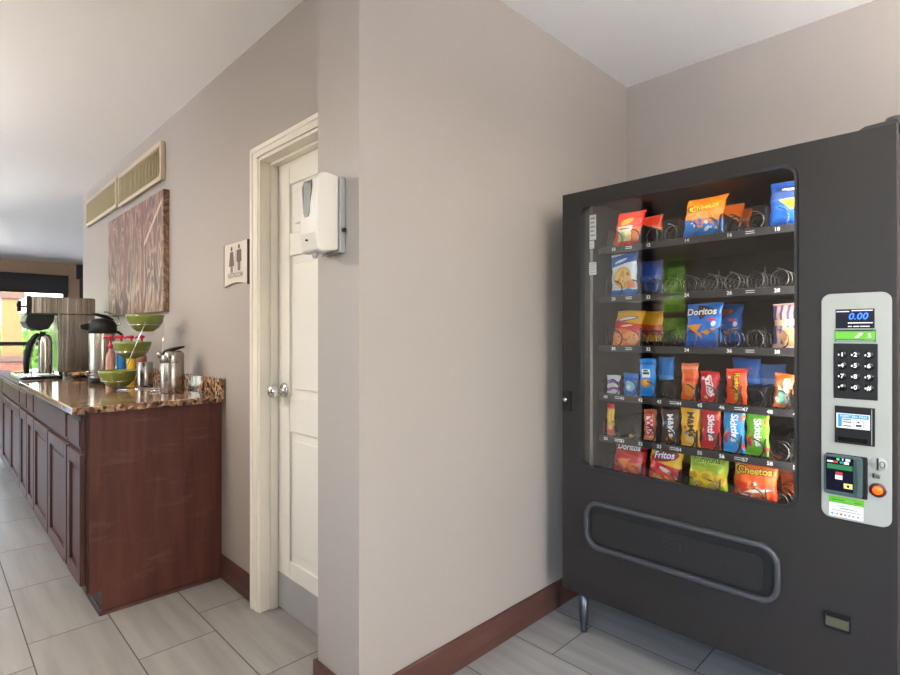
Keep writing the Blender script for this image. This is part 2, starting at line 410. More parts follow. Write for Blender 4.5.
# wall with the restroom door, seen on the left
wallbox('wall_left', [(1.065, 1.20, 2.251, 6.034, 0, ZC), (1.065, 1.20, 1.599, 2.251, 1.995, ZC), (1.065, 1.2, 1.599, 1.67, 0, 1.995), (1.2, 4.0, 5.90, 6.034, 0, ZC)])
wallbox('wall_center', [(.949, 2.676, 1.359, 1.599, 0, ZC)])
wallbox('wall_right', [(2.676, 2.80, -3.1, 1.599, 0, ZC)])
wallbox('wall_far', [(-3.1, -2.6, 12.1, 12.25, 0, ZC), (-2.6, 1.9, 12.1, 12.25, 2.315, ZC), (-2.6, 1.9, 12.1, 12.25, 0, .3), (1.9, 2.08, 12.1, 12.25, 0, ZC),
                      (2.08, 3.4, 12.1, 12.25, 2.315, ZC), (2.08, 3.4, 12.1, 12.25, 0, .3), (3.4, 4.1, 12.1, 12.25, 0, ZC), (4.0, 4.1, 5.9, 12.1, 0, ZC)], 'far_paint')
# outer wall behind the camera: two glazed openings and one small window
wallbox('wall_near', [(-1.05, -.9, .95, 1.80, 0, ZC), (-1.05, -.9, 2.12, 3.4, 0, ZC), (-1.05, -.9, 1.80, 2.12, 0, 1.15), (-1.05, -.9, 1.80, 2.12, 1.95, ZC),
                       (-1.05, -.9, -2.8, .95, 2.3, ZC), (-1.05, -.9, -2.8, .95, 0, .8), (-1.05, -.9, -3.1, -2.8, 0, ZC), (-3.1, -.9, 3.4, 3.55, 0, ZC)])
wallbox('wall_back', [(-1.05, -.6, -3.15, -3.0, 0, ZC), (.5, 2.8, -3.15, -3.0, 0, ZC), (-.6, .5, -3.15, -3.0, 2.3, ZC)])
wallbox('wall_side', [(-3.15, -3, 3.4, 3.9, 0, ZC), (-3.15, -3, 8.4, 12.2, 0, ZC), (-3.15, -3, 3.9, 8.4, 2.1, ZC), (-3.15, -3, 3.9, 8.4, 0, .5)])
# baseboards
def bb(name, boxes, m):
    b = MB()
    for q in boxes: b.box(*q)
    return struct(b.build(name, m, bevel=.004))
bb('baseboard_left', [(1.052, 1.0655, 2.3155, 2.712, 0, .118)], 'wood_base_y')
bb('baseboard_column', [(.936, .9495, 1.346, 1.612, 0, .118), (.949, 1.064, 1.5985, 1.612, 0, .118)], 'wood_base_y')
bb('baseboard_center', [(.9495, 2.676, 1.346, 1.3595, 0, .118)], 'wood_base')
bb('baseboard_right', [(2.663, 2.6765, -3.0, 1.346, 0, .118)], 'wood_base_y')
bb('baseboard_near', [(-.9005, -.887, 1.0, 3.4, 0, .118)], 'wood_base_y')

# ---- restroom door: casing, leaf, knob
b = MB()
b.box(1.035, 1.0645, 2.25, 2.308, 0, 1.997); b.box(1.035, 1.0645, 1.606, 2.308, 1.997, 2.036); b.box(1.035, 1.0645, 1.606, 1.66, 0, 1.997)
b.box(1.029, 1.0645, 2.294, 2.316, 0, 2.042); b.box(1.029, 1.0645, 1.606, 2.294, 2.022, 2.042)
struct(b.build('trim_1', 'trim', bevel=.004))
b = MB()
b.box(1.040, 1.2, 2.238, 2.2505, 0, 1.9945); b.box(1.040, 1.2, 1.66, 2.238, 1.981, 1.9945); b.box(1.040, 1.2, 1.645, 1.6605, 0, 1.9945)
b.box(1.088, 1.123, 2.228, 2.2385, 0, 1.981); b.box(1.088, 1.123, 1.671, 2.228, 1.969, 1.9815); b.box(1.088, 1.123, 1.66, 1.671, 0, 1.981)
struct(b.build('trim_2', 'trim', bevel=.003))
dr = empty('door_1', (1.124, 1.664, 0), 'off-white panelled restroom door with a steel kick plate', 'door'); dr['kind'] = 'structure'
W = .571
b = MB().box(.012, .04, 0, W, .008, 1.976)
b.box(0, .0125, 0, .1, .008, 1.976); b.box(0, .0125, W - .105, W, .008, 1.976)
for z0, z1 in ((.008, .24), (.80, .95), (1.56, 1.66), (1.87, 1.976)): b.box(0, .0125, .1, W - .105, z0, z1)
for z0, z1 in ((.24, .80), (.95, 1.56), (1.66, 1.87)): b.box(.003, .0125, .135, W - .14, z0 + .035, z1 - .035)
b.build('door_leaf', 'door', dr, bevel=.005)
o = MB().box(-.0025, 0, .004, W - .004, .012, .165).build('kick_plate', 'steel_plate', dr)
o['label'] = 'brushed steel kick plate'
k = MB(); k.lathe([(.0, -.075), (.014, -.074), (.026, -.066), (.029, -.055), (.026, -.043), (.013, -.036), (.011, -.012), (.03, -.010), (.034, -.004), (.034, 0), (0, 0)], (0, .508, .975), 24, 'x')
o = k.build('door_knob', 'chrome', dr); o['label'] = 'chrome knob'
MB().box(.0, .0015, W + .0001, W + .002, .93, 1.02).build('latch_plate', 'chrome', dr)

# ---- far windows with dark frames and roller blinds
def window(name, x0, x1, z0, z1, y, bars=(), rail=None, blind=0):
    w = bpy.data.objects.new(name, None); COL.objects.link(w); w.location = (x0, y, z0); w['kind'] = 'structure'
    L, H = x1 - x0, z1 - z0; b = MB()
    t = .07
    b.box(0, t, 0, .1, 0, H); b.box(L - t, L, 0, .1, 0, H); b.box(t, L - t, 0, .1, 0, t); b.box(t, L - t, 0, .1, H - t, H)
    for q in bars: b.box(q - .03, q + .03, .02, .08, t, H - t)
    if rail: b.box(t, L - t, .02, .08, rail - z0, rail + .07 - z0)
    b.build('window_frame', 'dark_frame', w)
    MB().box(t - .01, L - t + .01, .048, .052, t - .01, H - t + .01).build('window_pane', 'pane', w)
    if blind: MB().box(0, L, -.05, -.002, H - blind, H).build('blind_box', 'blind', w, bevel=.004)
    return w
window('window_1', -2.6, 1.9, .3, 2.318, 12.1, (1.1, 2.6), 1.025, .345)
window('window_2', 2.08, 3.4, .3, 2.318, 12.1, (), 1.025, .05)
w2 = MB().box(2.03, 3.45, 12.03, 12.099, 2.27, 2.54).build('blind_cassette', 'blind', None); tag(w2, 'dark brown blind cassette above the far right window', 'blind')
# small tan-framed window in the outer wall facing the vending machine (seen in its glass)
w = bpy.data.objects.new('window_3', None); COL.objects.link(w); w.location = (-.9, 1.80, 1.15); w['kind'] = 'structure'
b = MB(); b.box(-.1, .02, 0, .04, 0, .8); b.box(-.1, .02, .28, .32, 0, .8); b.box(-.1, .02, .04, .28, 0, .04); b.box(-.1, .02, .04, .28, .76, .8); b.box(-.1, .01, .04, .28, .22, .27); b.box(-.06, -.02, .04, .28, .42, .435)
b.build('window_frame', 'tan_frame', w); MB().box(-.052, -.048, .03, .29, .03, .77).build('window_pane', 'pane', w)
def slider(name, axis, a0, a1, fixed, z1, n, z0=0.0):
    w = bpy.data.objects.new(name, None); COL.objects.link(w); w['kind'] = 'structure'
    w.location = (fixed, a0, z0) if axis == 'y' else (a0, fixed, z0)
    L = a1 - a0; b = MB(); t = .05; H = z1 - z0
    def bx(p0, p1, q0, q1, r0=0, r1=.08):
        if axis == 'y': b.box(r0, r1, p0, p1, q0, q1)
        else: b.box(p0, p1, r0, r1, q0, q1)
    bx(0, L, 0, t); bx(0, L, H - t, H)
    for i in range(n + 1): bx(max(0, L * i / n - t / 2), min(L, L * i / n + t / 2), t, H - t)
    b.build('window_frame', 'dark_frame', w)
    g = MB()
    if axis == 'y': g.box(.038, .042, t / 2, L - t / 2, t, H - t)
    else: g.box(t / 2, L - t / 2, .038, .042, t, H - t)
    g.build('window_pane', 'pane', w); return w
slider('window_4', 'y', -2.8, .95, -1.02, 2.3, 3, .8); slider('window_5', 'x', -.6, .5, -3.11, 2.3, 1); slider('window_6', 'y', 3.9, 8.4, -3.12, 2.1, 4, .5)

# ================================================================== CAMERA
F = 531.1; YAW = R(44.654)
cam = bpy.data.cameras.new('camera'); co = bpy.data.objects.new('camera', cam); COL.objects.link(co)
co.location = (0, 0, 1.22); co.rotation_euler = (R(90), 0, -YAW)
cam.sensor_fit = 'HORIZONTAL'; cam.sensor_width = 36; cam.lens = F / 900 * 36; cam.shift_y = -2.8 / 900; cam.clip_start = .02; cam.clip_end = 200
scene.camera = co

# ================================================================== VENDING MACHINE
XF, YL = 1.885, 1.2437
def MP(x, y, z): return (XF + y, YL - x, z)         # machine frame: x to the right of its front, y into it
ROT = R(-90)
vm = empty('vending_machine', MP(0, 0, 0), 'black glass-front snack vending machine standing in the corner', 'vending machine', rotz=ROT)
ZB, ZT, VW, VD = .167, 1.80, 1.0725, .772
WX0, WX1, WZ0, WZ1 = .080, .837, .688, 1.742
b = MB()
b.box(.006, .026, .0182, VD, ZB + .004, ZT - .004); b.box(VW - .026, VW - .006, .0182, VD, ZB + .004, ZT - .004); b.box(.026, VW - .026, VD - .02, VD, ZB + .004, ZT - .004)
b.box(.026, VW - .026, .0182, VD - .02, ZT - .024, ZT - .004); b.box(.026, VW - .026, .0182, VD - .02, ZB + .004, ZB + .03)
b.box(.905, VW - .026, .0182, VD - .02, ZB + .03, ZT - .024)
b.build('cabinet', 'machine', vm, bevel=.003)
# door: slab with rounded window hole
def hole_slab(mb, X0, X1, Z0, Z1, hole, y0, y1, mi=0):
    n = len(hole); out = []
    cx, cz = (hole[0][0] + hole[n // 2][0]) / 2, (hole[0][1] + hole[n // 2][1]) / 2
    hx0, hx1 = min(p[0] for p in hole), max(p[0] for p in hole); hz0, hz1 = min(p[1] for p in hole), max(p[1] for p in hole)
    q = n // 4; out = []
    for i, p in enumerate(hole):
        k = i // q; t = (i % q) / (q - 1)
        c = ((X1, Z1), (X0, Z1), (X0, Z0), (X1, Z0))[k]
        # corner arcs: the outer point slides from the side, to the corner, to the next side
        if k == 0: o = (X1, p[1]) if t < .5 else (p[0], Z1)
        elif k == 1: o = (p[0], Z1) if t < .5 else (X0, p[1])
        elif k == 2: o = (X0, p[1]) if t < .5 else (p[0], Z0)
        else: o = (p[0], Z0) if t < .5 else (X1, p[1])
        if abs(t - .5) < 1e-6: o = c
        out.append(o)
    mb.ring(out, hole, 'y', y0, y1, mi)
b = MB(); hole_slab(b, 0, VW, ZB, ZT, rrect(WX0, WX1, WZ0, WZ1, .042), 0, .018)
b.build('door_panel', 'machine', vm, bevel=.004)
b = MB(); b.ring(rrect(WX0 - .001, WX1 + .001, WZ0 - .001, WZ1 + .001, .043), rrect(WX0 + .007, WX1 - .007, WZ0 + .007, WZ1 - .007, .036), 'y', -.003, .020)
b.build('window_gasket', 'gasket', vm)
b = MB(); b.prism(rrect(WX0 + .002, WX1 - .002, WZ0 + .002, WZ1 - .002, .04), 'y', .012, .016)
b.build('window_glass', 'glass', vm)
# inner liner
b = MB(); LX0, LX1, LY1 = .112, .893, .60
b.box(LX0 - .012, LX0, .052, LY1, .56, 1.765); b.box(LX1, LX1 + .01, .052, LY1, .56, 1.765); b.box(LX0, LX1, LY1, LY1 + .012, .56, 1.765); b.box(LX0, LX1, .078, LY1, 1.762, 1.772); b.box(LX0, LX1, .052, LY1, .548, .56)
b.build('liner', 'machine_in', vm)
# unseen fill tubes added behind the door edges to brighten the snacks
MB().tube([(.868, .036, .70), (.868, .036, 1.74)], .006, 8).build('fill_tube', 'tube', vm)
MB().tube([(.052, .036, .70), (.052, .036, 1.74)], .0035, 8).build('fill_tube', 'tube', vm)
MB().tube([(.10, .036, 1.766), (.85, .036, 1.766)], .0016, 8).build('fill_tube', 'tube', vm)
# stickers on the glass
for z0, z1, x0, x1 in ((1.60, 1.70, .118, .147), (1.565, 1.597, .118, .138), (1.46, 1.51, .116, .148)):
    b = MB().box(x0, x1, .0172, .0177, z0, z1)
    for k in range(5):
        zz = z1 - (z1 - z0) * (.14 + .17 * k); b.box(x0 + .004, x1 - .004 - .004 * (k % 2), .0168, .0172, zz - (z1 - z0) * .03, zz + (z1 - z0) * .03, 1)
    o = b.build('sticker', ['white_label', 'grey_plastic'], vm); o['label'] = 'small white sticker on the glass'

# coils: each turn is nearly flat, it steps back only along the bottom
def coil_mesh(r, pitch, turns, wire=.0015):
    pts = []; n = 22
    for i in range(turns * n + 1):
        t = i / n; k = math.floor(t); f = t - k      # f=.5 at the bottom
        a = 2 * math.pi * f
        adv = min(1, max(0, (f - .39) / .22)); adv = adv * adv * (3 - 2 * adv)
        pts.append((r * math.sin(a), (k + adv) * pitch, r + r * math.cos(a)))
    return MB().tube(pts, [wire * (1.5 if i < 1.3 * n else .72) for i in range(len(pts))], 6)
def link_copy(o, loc):
    c = o.copy(); COL.objects.link(c); c.location = loc; return c
ZR = [1.562, 1.364, 1.165, .969, .800, .634]                  # price-strip centres of the six shelves
CW = [.225 + .1435 * k for k in range(5)]; CN = [.1765 + .0735 * k for k in range(10)]
NUM = [[10, 12, 14, 16, 18], [20, 22, 24, 26, 28], [30, 32, 34, 36, 38], list(range(40, 50)), list(range(50, 60)), [60, 62, 64, 66, 68]]
TY = .082
cw = cn = None; div_w = div_n = None
for i, zc in enumerate(ZR):
    zt = zc + .006
    sh = MB().box(LX0 + .012, LX1 - .004, TY, LY1 - .01, zt - .006, zt).build('shelf', 'tray', vm)
    MB().box(LX0 + .012, LX1 - .004, TY - .006, TY - .0005, zc - .014, zc + .012).build('price_strip', 'tray_strip', sh, bevel=.0015)
    cols = CW if len(NUM[i]) == 5 else CN
    for q_, (c, nmb) in enumerate(zip(cols, NUM[i])):
        tb = MB(); x = c - (.034 if len(cols) == 5 else .02); wd_ = .045 if len(cols) == 5 else .034
        add_text(tb, str(nmb), .0175, lambda a, q, x=x: (x + a, TY - .0068, zc - .001 + q), 0, .0004)
        tb.box(x + .013, x + wd_, TY - .0066, TY - .0062, zc - .006, zc + .005, 1)
        if q_ % 3 == 0:
            for q in (.0035, -.003): tb.box(x + wd_ + .006, x + wd_ + .036 - abs(q), TY - .0072, TY - .0062, zc + q - .001, zc + q + .001, 0)
        tb.build('selection_number', ['white_ink', 'divider'], sh)
    if len(cols) == 5:
        for c in cols:
            for d in (-.036, .036):
                loc = (c + d, TY + .006, zt + .0015)
                if cw is None: cw = coil_mesh(.032, .046, 9).build('coil', 'coil', vm); cw.location = loc
                else: link_copy(cw, loc)
        if i in (1, 2):
            for k in range(6):
                loc = (min(cols[0] - .0718 + .1435 * k, LX1 - .01), TY + .004, zt)
                if i == 1 and k == 0:
                    p = [(0, 0), (.40, 0), (.40, .022), (.012, .022), (.010, .075), (0, .075)]
                    div_l = MB().prism(p, 'x', -.0012, .0012).build('divider', 'coil', vm); div_l.location = loc
                else: link_copy(div_l, loc)
            continue
        edges = [cols[0] - .0718 + .1435 * k for k in range(6)]
        for e in edges:
            loc = (min(e, LX1 - .01), TY + .004, zt)
            if div_w is None:
                p = [(0, 0), (.40, 0), (.40, .075), (.03, .082), (.012, .07), (0, .03)]
                div_w = MB().prism(p, 'x', -.0015, .0015).build('divider', 'divider', vm); div_w.location = loc
            else: link_copy(div_w, loc)
    else:
        for c in cols:
            loc = (c, TY + .006, zt + .0015)
            if cn is None: cn = coil_mesh(.0315, .036, 11).build('coil', 'coil', vm); cn.location = loc
            else: link_copy(cn, loc)
        for k in range(11):
            loc = (min(cols[0] - .0367 + .0735 * k, LX1 - .008), TY + .002, zt)
            if div_n is None:
                p = [(0, 0), (.4, 0), (.4, .06), (.01, .07), (0, .06)]
                div_n = MB().prism(p, 'x', -.0011, .0011).build('divider', 'coil', vm); div_n.location = loc
            else: link_copy(div_n, loc)

# delivery bin
BX0, BX1, BZ0, BZ1 = .113, .797, .376, .567
b = MB(); b.ring(rrect(BX0, BX1, BZ0, BZ1, .062, 8), rrect(BX0 + .019, BX1 - .019, BZ0 + .019, BZ1 - .019, .045, 8), 'y', -.024, .0)
b.build('bin_frame', 'bin_frame', vm, bevel=.008, seg=3)
b = MB(); b.ring(rrect(BX0 + .0185, BX1 - .0185, BZ0 + .0185, BZ1 - .0185, .045, 8), rrect(BX0 + .032, BX1 - .052, BZ0 + .028, BZ1 - .050, .03, 8), 'y', -.0025, -.0005)
b.build('bin_gap_shade', 'gap_shade_black', vm)  # flat black ring standing in for the shade of the flap's recess
fl = MB(); fl.prism(rrect(BX0 + .030, BX1 - .050, BZ0 + .026, BZ1 - .048, .03, 8), 'y', -.0052, -.0008)
fl = fl.build('bin_flap', 'bin_flap', vm, bevel=.0015)
b = MB(); b.tube([(.43, -.0062, .50), (.43, -.0062, .468), (.455, -.0062, .462), (.487, -.0062, .458), (.487, -.0062, .49), (.478, -.0062, .50), (.43, -.0062, .50)], .0012, 5)
b.build('push_mark', 'divider', fl)
# control panel
PX0, PX1, PZ0, PZ1 = .899, 1.060, .688, 1.339
cp = MB().prism(rrect(PX0, PX1, PZ0, PZ1, .024, 6), 'y', -.006, 0).build('control_panel', 'panel', vm, bevel=.002)
def pos(px, pz, y): return lambda a, q: (px + a, y, pz + q)
d = MB().box(.934, 1.023, -.0075, -.006, 1.238, 1.293)
for x0, x1, z in ((.936, .966, 1.2865), (.971, 1.019, 1.2885), (.963, 1.019, 1.2535), (.963, .972, 1.2435), (.975, .989, 1.2435), (.991, 1.012, 1.2435)):
    d.box(x0, x1, -.0079, -.0075, z - .0014, z + .0014, 1)
add_text(d, '0.00', .026, lambda a, q: (.987 + a + q * .2, -.008, 1.2715 + q), 2, .0002)
o = d.build('display', ['display', 'white_ink', 'led_blue'], cp); o['label'] = 'black display with blue digits'
d = MB().box(.932, 1.026, -.0072, -.006, 1.199, 1.235, 0); d.box(.934, 1.0, -.0076, -.0072, 1.208, 1.229, 1); d.box(1.0, 1.024, -.0076, -.0072, 1.206, 1.229, 2)
d.prism([(.978, 1.211), (.986, 1.211), (.998, 1.224), (.990, 1.226)], 'y', -.008, -.0076, 3); d.box(.936, 1.02, -.0077, -.0072, 1.2305, 1.2335, 4); d.box(.936, 1.022, -.0077, -.0072, 1.2005, 1.2035, 5)
add_text(d, '5', .017, pos(1.012, 1.217, -.008), 3, .0003)
o = d.build('sticker', ['green_dark', 'green_label', 'green_label', 'white_ink', 'black_ink', 'grey_plastic'], cp); o['label'] = 'green advice sticker'
kp = MB().box(.929, 1.030, -.009, -.006, 1.037, 1.195).build('keypad', 'black_plastic', vm, bevel=.0015); kp['label'] = 'black number keypad'
for r_, row in enumerate(('123', '456', '789', '*0#')):
    for c_, ch in enumerate(row):
        kx, kz = .950 + .0305 * c_, 1.163 - .031 * r_
        kb = MB().lathe([(0, -.0125), (.0085, -.0125), (.0108, -.0115), (.0115, -.009), (.0115, -.0085)], (0, 0, 0), 18, 'y')
        for v in (0,): add_text(kb, ch, .017, lambda a, q: (a, -.0128, q), 1, .0004)
        kb.box(-.0095, -.006, -.0128, -.0126, -.003, .002, 1)
        kk = kb.build('key', ['black_gloss', 'white_ink'], kp); kk.location = (kx, 0, kz)
# bill acceptor
ba = MB().box(.933, 1.024, -.013, -.006, .909, 1.015); ba.box(1.0165, 1.0185, -.0145, -.013, .912, 1.012, 1)
ba = ba.build('bill_acceptor', ['black_plastic', 'grey_plastic'], vm, bevel=.002); ba['label'] = 'black banknote slot unit'
d = MB().box(.937, 1.0135, -.0142, -.013, .953, .995, 0); d.box(.941, 1.011, -.0146, -.0142, .982, .993, 1); d.box(.941, .950, -.0146, -.0142, .957, .982, 1)
add_text(d, 'INSERT BILL FIRST', .0078, pos(.977, .9875, -.0148), 0, .0001)
d.ring(rrect(.977, 1.0, .956, .979, .003, 2), rrect(.9778, .9992, .9568, .9782, .0025, 2), 'y', -.0146, -.0142, 2)
for x0, x1, z in ((.953, .972, .978), (.953, .972, .971), (.953, .972, .960)): d.box(x0, x1, -.0146, -.0142, z - .0014, z + .0014, 2)
d.prism([(.988, .976), (.984, .970), (.992, .970)], 'y', -.0146, -.0142, 2); d.box(.982, .995, -.0146, -.0142, .960, .966, 2)
d.build('instruction_label', ['white_label', 'blue_label', 'black_ink'], ba)
MB().box(.941, 1.008, -.0136, -.0128, .915, .927).build('bill_slot', 'black_gloss', ba)
# card reader
cr = MB().box(.912, 1.008, -.012, -.006, .757, .876, 1); cr.prism(rrect(.908, .998, .760, .874, .008, 3), 'y', -.024, -.010, 0); cr.prism([(.982, .762), (.997, .762), (.997, .872), (.978, .872), (.985, .84), (.987, .80)], 'y', -.032, -.024, 0)
cr = cr.build('card_reader', ['reader', 'black_plastic'], vm, bevel=.003); cr['label'] = 'teal grey card reader with a small screen'
d = MB().box(.914, .978, -.0250, -.0242, .772, .868, 0); d.box(.917, .976, -.0256, -.025, .834, .848, 1)
d.box(.917, .931, -.0256, -.025, .853, .858, 2); d.box(.932, .942, -.0256, -.025, .852, .858, 3); d.box(.947, .954, -.0256, -.025, .852, .858, 4); d.box(.956, .968, -.0256, -.025, .851, .858, 2)
d.box(.940, .945, -.0258, -.025, .861, .866, 5); d.box(.952, .955, -.0256, -.025, .861, .867, 2); d.box(.960, .971, -.0256, -.025, .860, .867, 2)
d.box(.936, .953, -.0256, -.025, .806, .818, 2); d.box(.937, .953, -.0256, -.025, .820, .827, 3); d.box(.956, .976, -.0256, -.025, .783, .797, 6); d.box(.963, .969, -.0259, -.0256, .786, .793, 0)
d.build('screen', ['display', 'reader_green', 'white_label', 'red_label', 'blue_label', 'led_green', 'yellow_label'], cr)
# coin slot, coin return lever, orange button
d = MB().lathe([(0, -.009), (.018, -.0085), (.02, -.006)], (1.031, 0, .861), 24, 'y'); d.box(1.0275, 1.032, -.0105, -.0086, .845, .878, 1); d.ring(rrect(1.034, 1.046, .852, .870, .0055), rrect(1.0355, 1.0445, .8535, .8685, .004), 'y', -.0098, -.0086, 1)
d.build('coin_slot', ['panel', 'black_ink'], vm)
d = MB().box(1.022, 1.036, -.016, -.006, .822, .834); d.box(1.019, 1.024, -.02, -.008, .824, .836, 1); d.build('coin_return_lever', ['chrome', 'divider'], vm, bevel=.0015)
d = MB().lathe([(.0195, -.006), (.0195, -.010), (.0165, -.0125), (.012, -.0125)], (1.030, 0, .789), 28, 'y', 0); d.lathe([(.012, -.0120), (.010, -.0145), (0, -.0152)], (1.030, 0, .789), 24, 'y', 1)
o = d.build('button', ['red_bezel', 'led_orange'], vm); o['label'] = 'round orange button'
d = MB().box(.919, .998, -.0071, -.006, .694, .750, 0); d.box(.918, 1.0, -.0075, -.006, .7335, .752, 1)
for x0, x1, z, mi in ((.925, .955, .7425, 3), (.958, .974, .7425, 2), (.978, .993, .741, 3), (.938, .956, .7255, 2), (.944, .976, .7195, 3), (.962, .984, .7195, 2), (.925, .992, .712, 2)):
    d.box(x0, x1, -.0078, -.0070, z - .0012, z + .0012, mi)
for x, mi in ((.926, 4), (.938, 2), (.947, 5), (.957, 2), (.966, 2), (.975, 2), (.986, 2)):
    d.prism(rrect(x - .003, x + .003, .699, .705, .0025, 3), 'y', -.0078, -.0070, mi)
o = d.build('sticker', ['white_label', 'green_label', 'grey_plastic', 'green_dark', 'blue_label', 'red_label'], cp); o['label'] = 'white sticker with a green header'
# coin cup, lock, legs, hinge
d = MB().ring(rrect(.904, .970, .362, .412, .006, 3), rrect(.909, .965, .368, .406, .004, 3), 'y', -.006, 0); d.prism(rrect(.908, .966, .367, .407, .004, 3), 'y', -.0012, -.0002, 1); d.box(.91, .964, -.003, -.0012, .396, .406, 0)
o = d.build('coin_cup', ['black_plastic', 'cup_metal'], vm, bevel=.0012); o['label'] = 'small metal coin return cup'
d = MB().box(.006, .040, -.010, 0, .905, .992); d.box(.036, .047, -.016, 0, .905, .990); d.box(.008, .036, -.013, -.01, .985, .993)
lk = d.build('lock', 'black_plastic', vm, bevel=.003); MB().lathe([(0, -.0145), (.007, -.0145), (.009, -.012), (.009, -.0095)], (.021, 0, .952), 20, 'y').build('key_cylinder', 'chrome', lk)
for x, y in ((.075, .045), (VW - .075, .06), (.075, VD - .08), (VW - .075, VD - .08)):
    g = MB().lathe([(0, 0), (.013, 0), (.014, .012), (.013, .02), (.0155, .03), (.019, .075), (.0195, ZB + .004), (0, ZB + .004)], (0, 0, 0), 18)
    o = g.build('leg', 'leg_steel', vm); o.location = (x, y, 0)
d = MB().prism([(.98, ZT), (1.0, ZT + .010), (1.045, ZT + .012), (VW, ZT + .012), (VW, ZT)], 'y', .01, .12); d.lathe([(0, .018), (.022, .017), (.026, .004), (.026, 0)], (1.062, .05, ZT + .011), 18)
d.build('hinge_cover', 'divider', vm)

# ================================================================== SNACKS
def hexc(h): return np.array([lin(int(h[i:i + 2], 16)) for i in (0, 2, 4)])
class Art:
    """paints a print over the unit square of a bag front"""
    def __init__(s, U, V, base): s.U, s.V = U, V; s.C = np.zeros(U.shape + (3,)); s.C[:] = hexc(base)
    def put(s, mask, col): s.C[mask] = hexc(col); return s
    def ell(s, x, y, a, b_, col, rot=0):
        c, q = math.cos(R(rot)), math.sin(R(rot)); dx, dy = s.U - x, s.V - y
        return s.put(((dx * c + dy * q) / a) ** 2 + ((-dx * q + dy * c) / b_) ** 2 < 1, col)
    def band(s, y0, y1, col, slope=0, wave=0): 
        z = s.V + slope * (s.U - .5) + wave * np.sin(s.U * 9); return s.put((z > y0) & (z < y1), col)
    def rect(s, x0, x1, y0, y1, col): return s.put((s.U > x0) & (s.U < x1) & (s.V > y0) & (s.V < y1), col)
    def tri(s, a, b_, c, col):
        def e(p, q): return (s.U - q[0]) * (p[1] - q[1]) - (p[0] - q[0]) * (s.V - q[1])
        d1, d2, d3 = e(a, b_), e(b_, c), e(c, a)
        return s.put(((d1 >= 0) & (d2 >= 0) & (d3 >= 0)) | ((d1 <= 0) & (d2 <= 0) & (d3 <= 0)), col)
    def speck(s, n, box, cols, a, b_, seed=1):
        q = random.Random(seed)
        for i in range(n): s.ell(q.uniform(box[0], box[1]), q.uniform(box[2], box[3]), a * q.uniform(.6, 1.2), b_ * q.uniform(.6, 1.2), q.choice(cols), q.uniform(0, 180))
        return s

